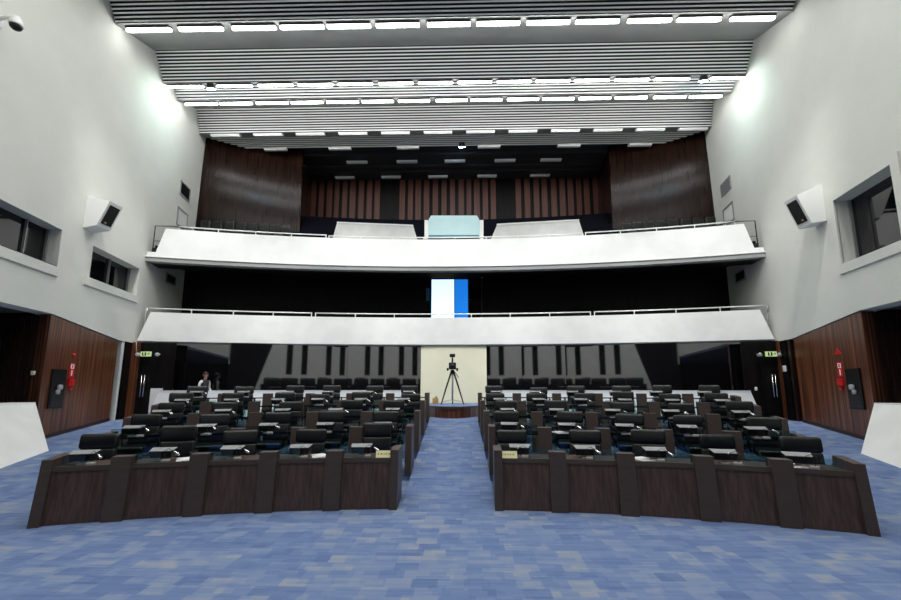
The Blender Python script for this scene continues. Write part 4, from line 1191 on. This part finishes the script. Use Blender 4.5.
# ------------------------------------------------------------------ person behind the low wall (white shirt, dark vest)
def make_person(loc, rz):
    t = thing('person', 'person in white shirt and dark vest behind the low wall, facing sideways', 'person', loc, rz)
    S = 1.63 / 1.75
    J = {'pelvis': (0, 0, .95), 'waist': (0, 0, 1.10), 'chest': (0, .0, 1.30), 'neck': (0, .0, 1.46), 'neck2': (0, -.01, 1.53), 'jaw': (0, -.045, 1.575), 'head': (0, -.02, 1.64), 'crown': (0, -.01, 1.715)}
    for q, n in ((-1, 'l'), (1, 'r')):
        J['sh' + n] = (q * .17, 0, 1.41); J['el' + n] = (q * .23, .03, 1.14); J['wr' + n] = (q * .20, -.16, .98); J['ha' + n] = (q * .19, -.23, .95)
        J['hip' + n] = (q * .09, 0, .90); J['kn' + n] = (q * .10, -.01, .49); J['an' + n] = (q * .10, .02, .09); J['to' + n] = (q * .11, -.15, .035)
    rad = {'pelvis': (.15, .11), 'waist': (.135, .10), 'chest': (.155, .11), 'neck': (.065, .06), 'neck2': (.055, .055), 'jaw': (.06, .065), 'head': (.078, .095), 'crown': (.055, .065)}
    for n in 'lr':
        rad['sh' + n] = (.06, .06); rad['el' + n] = (.042, .042); rad['wr' + n] = (.03, .03); rad['ha' + n] = (.036, .022)
        rad['hip' + n] = (.085, .085); rad['kn' + n] = (.055, .055); rad['an' + n] = (.04, .04); rad['to' + n] = (.038, .025)
    E_ = [('pelvis', 'waist'), ('waist', 'chest'), ('chest', 'neck'), ('neck', 'neck2'), ('neck2', 'jaw'), ('jaw', 'head'), ('head', 'crown')]
    for n in 'lr':
        E_ += [('chest', 'sh' + n), ('sh' + n, 'el' + n), ('el' + n, 'wr' + n), ('wr' + n, 'ha' + n), ('pelvis', 'hip' + n), ('hip' + n, 'kn' + n), ('kn' + n, 'an' + n), ('an' + n, 'to' + n)]
    # fingers
    for q, n in ((-1, 'l'), (1, 'r')):
        h = Vector(J['ha' + n])
        for i, (dx, ln) in enumerate(((-.026, .06), (-.009, .07), (.009, .066), (.025, .052))):
            a = 'f%d%s' % (i, n); J[a] = tuple(h + Vector((dx, -.045, -.005))); J[a + 'b'] = tuple(h + Vector((dx * 1.1, -.045 - ln * .7, -.03)))
            rad[a] = (.010, .010); rad[a + 'b'] = (.008, .008); E_ += [('ha' + n, a), (a, a + 'b')]
        a = 'th' + n; J[a] = tuple(h + Vector((-q * .045, -.005, .0))); J[a + 'b'] = tuple(h + Vector((-q * .055, -.045, -.015))); rad[a] = (.012, .012); rad[a + 'b'] = (.009, .009)
        E_ += [('ha' + n, a), (a, a + 'b')]
    names = list(J); idx = {n: i for i, n in enumerate(names)}
    me = D.meshes.new('body'); me.from_pydata([tuple(Vector(J[n]) * S) for n in names], [(idx[a], idx[c]) for a, c in E_], [])
    o = D.objects.new('body', me); COL.objects.link(o); o.parent = t
    o.modifiers.new('skin', 'SKIN'); sk = me.skin_vertices[0].data
    for n in names:
        sk[idx[n]].radius = (rad[n][0] * S, rad[n][1] * S)
    sk[idx['pelvis']].use_root = True
    sb = o.modifiers.new('sub', 'SUBSURF'); sb.levels = 1; sb.render_levels = 2
    bpy.context.view_layer.update()
    dg = bpy.context.evaluated_depsgraph_get()
    me2 = D.meshes.new_from_object(o.evaluated_get(dg))
    o.modifiers.clear(); o.data = me2
    me2.materials.clear()
    for m_ in ('skin', 'shirt', 'vest'): me2.materials.append(M[m_])
    for p in me2.polygons:
        p.use_smooth = True
        c = p.center / S
        if c.z < .95 and abs(c.x) < .17 + .0 : p.material_index = 2
        elif c.z < 1.475 and c.z > .93:
            p.material_index = 2 if (abs(c.x) < .135) else 1
            if c.y < -.12 and c.z < 1.0: p.material_index = 0
        elif c.z < .95 and abs(c.x) >= .17: p.material_index = 0
        else: p.material_index = 0
    hd = Vector(J['head']) * S
    k = MB(); prof = []
    for i in range(7):
        a = math.pi / 2 * i / 6
        prof.append((.098 * math.cos(a) + .001, .02 + .105 * math.sin(a)))
    k.lathe(prof, 16, Matrix.Translation(hd + Vector((0, .012, 0))) @ Matrix.Rotation(R_(-14), 4, 'X') @ Matrix.Diagonal((.92, 1.08, 1, 1))); k.build('hair', 'hair', t)
    k = MB(); k.rbox(hd + Vector((0, -.105, -.01)), (.026, .04, .05), .012, 2); k.build('nose', 'skin', t)
    for q in (-1, 1):
        k = MB(); k.rbox(hd + Vector((q * .085, .01, -.01)), (.016, .035, .06), .008, 2); k.build('ear', 'skin', t)
        k = MB(); k.rbox(hd + Vector((q * .032, -.094, .012)), (.026, .014, .012), .005, 2); k.build('eye', 'hair', t)
    k = MB(); k.rbox(hd + Vector((0, -.092, -.062)), (.05, .012, .012), .005, 2); k.build('mouth', 'red_wood', t)
    return t
pp = at_y(205, 385, 14.3)
make_person(Vector((pp.x, 14.28, .70)), R_(70))

# ------------------------------------------------------------------ rostrum behind the camera (seen only in the reflecting glass)
t = thing('rostrum', 'white curved rostrum desk with shield emblems opposite the seats', 'desk', (.1, -4.9, 0))
k = MB(); n = 16
for i in range(n):
    x0, x1 = -4.5 + 9 * i / n, -4.5 + 9 * (i + 1) / n
    f = lambda x: .012 * x * x
    k.prism([(x0, f(x0), 0), (x1, f(x1), 0), (x1, f(x1) - .3, 0), (x0, f(x0) - .3, 0)], [(x0, f(x0) - .1, 2.9), (x1, f(x1) - .1, 2.9), (x1, f(x1) - .3, 2.9), (x0, f(x0) - .3, 2.9)])
k.build('front_panel', 'marble', t)
def shield(x, z, sc=.5):
    k = MB(); pts = [(-.5, .5), (.5, .5), (.5, 0), (.3, -.35), (0, -.6), (-.3, -.35), (-.5, 0)]
    y0 = .012 * x * x + .02
    k.prism([(x + a * sc, y0 - .06, z + c * sc) for a, c in pts], [(x + a * sc, y0 + .04, z + c * sc) for a, c in pts]); return k
shield(0, 2.35, .7).build('shield_emblem', 'bronze', t)
for q in (-1, 1):
    for xx in (3.3, 3.95):
        k = MB(); k.lathe([(.28, -.02), (.28, .05), (.2, .07)], 16, Matrix.Translation((q * xx, .012 * xx * xx + .0, 2.35)) @ Matrix.Rotation(R_(-90), 4, 'X')); k.build('medallion', 'bronze', t)
t = thing('bench', 'long black bench of high seats in front of the white rostrum', 'bench', (0, -3.7, 0))
k = MB(); k.box((0, 0, 1.05), (10, .5, 2.1)); k.build('base', 'plastic', t)
for i in range(7):
    k = MB(); k.rbox((-4.2 + 1.4 * i, 0, 2.2), (1.25, .3, .8), .2, 3); k.build('backrest', 'leather', t)
b = MB()
b.quad((-16, -7.2, 0), (16, -7.2, 0), (16, -7.2, 16), (-16, -7.2, 16))
struct(b, 'wall_front', 'black_wall')
b = MB()
b.prism([(-5.6, -7.1, 0), (5.6, -7.1, 0), (5.6, -6.9, 0), (-5.6, -6.9, 0)], [(-2.8, -7.1, 9), (2.8, -7.1, 9), (2.8, -6.9, 9), (-2.8, -6.9, 9)])
struct(b, 'wall_front_panel', 'marble')
for x in (-2.4, -1.1, 1.1, 2.4):
    k = MB(); k.box((x, -6.86, 4.6), (.5, .06, 4.4)); struct(k, 'trim_%d' % (10 + int(x * 2 + 10)), 'black_wall')

# ------------------------------------------------------------------ light
w = D.worlds.new('World'); bpy.context.scene.world = w; w.use_nodes = True
bg = w.node_tree.nodes['Background']
sky = w.node_tree.nodes.new('ShaderNodeTexSky'); sky.sky_type = 'NISHITA'; sky.sun_disc = False; sky.sun_elevation = R_(40); sky.sun_rotation = R_(200)
w.node_tree.links.new(sky.outputs[0], bg.inputs['Color'])
bg.inputs['Strength'].default_value = .3

def area(name, loc, aim, sx, sy, e, col=(1, 1, 1)):
    l = D.lights.new(name, 'AREA'); l.shape = 'RECTANGLE'; l.size = sx; l.size_y = sy; l.energy = e; l.color = col
    o = D.objects.new(name, l); COL.objects.link(o); o.location = loc
    o.rotation_euler = (Vector(aim) - Vector(loc)).to_track_quat('-Z', 'Y').to_euler()
    return o
# lamp rows of the ceiling bays nearer the rostrum, outside the picture
for i, y in enumerate((8.7, 5.85, 3.0, .15, -2.7)):
    area('front_bay_lamps', (0, y, 13.25), (0, y + .35, 0), 18, .35, 260, (1, 1, .96))
# theatre spotlights in the front ceiling aimed at the galleries
for x in (-9.2, -4.6, 0, 4.6, 9.2):
    l = D.lights.new('gallery spot', 'SPOT'); l.energy = 1900; l.spot_size = R_(52); l.spot_blend = .9; l.shadow_soft_size = .25; l.color = (1, 1, .98)
    o = D.objects.new('gallery_spot', l); COL.objects.link(o); o.location = (x * .95, 8.6, 13.0)
    o.rotation_euler = (Vector((x, 15.6 - .012 * x * x, 3.9)) - o.location).to_track_quat('-Z', 'Y').to_euler()

# ------------------------------------------------------------------ camera
cam = D.cameras.new('Camera'); co = D.objects.new('Camera', cam); COL.objects.link(co)
cam.sensor_fit = 'HORIZONTAL'; cam.sensor_width = 36; cam.lens = F / 901 * 36
cam.shift_y = SHY; cam.shift_x = 0
co.location = (CX, CY, CZ); co.rotation_euler = (R_(90) + PITCH, 0, YAW)
cam.clip_end = 200
sc = bpy.context.scene
sc.camera = co
sc.view_settings.view_transform = 'Standard'; sc.view_settings.look = 'None'
sc.view_settings.gamma = 1; sc.view_settings.exposure = 0.25
sc.view_settings.use_curve_mapping = False
sc.cycles.max_bounces = 8; sc.cycles.diffuse_bounces = 5
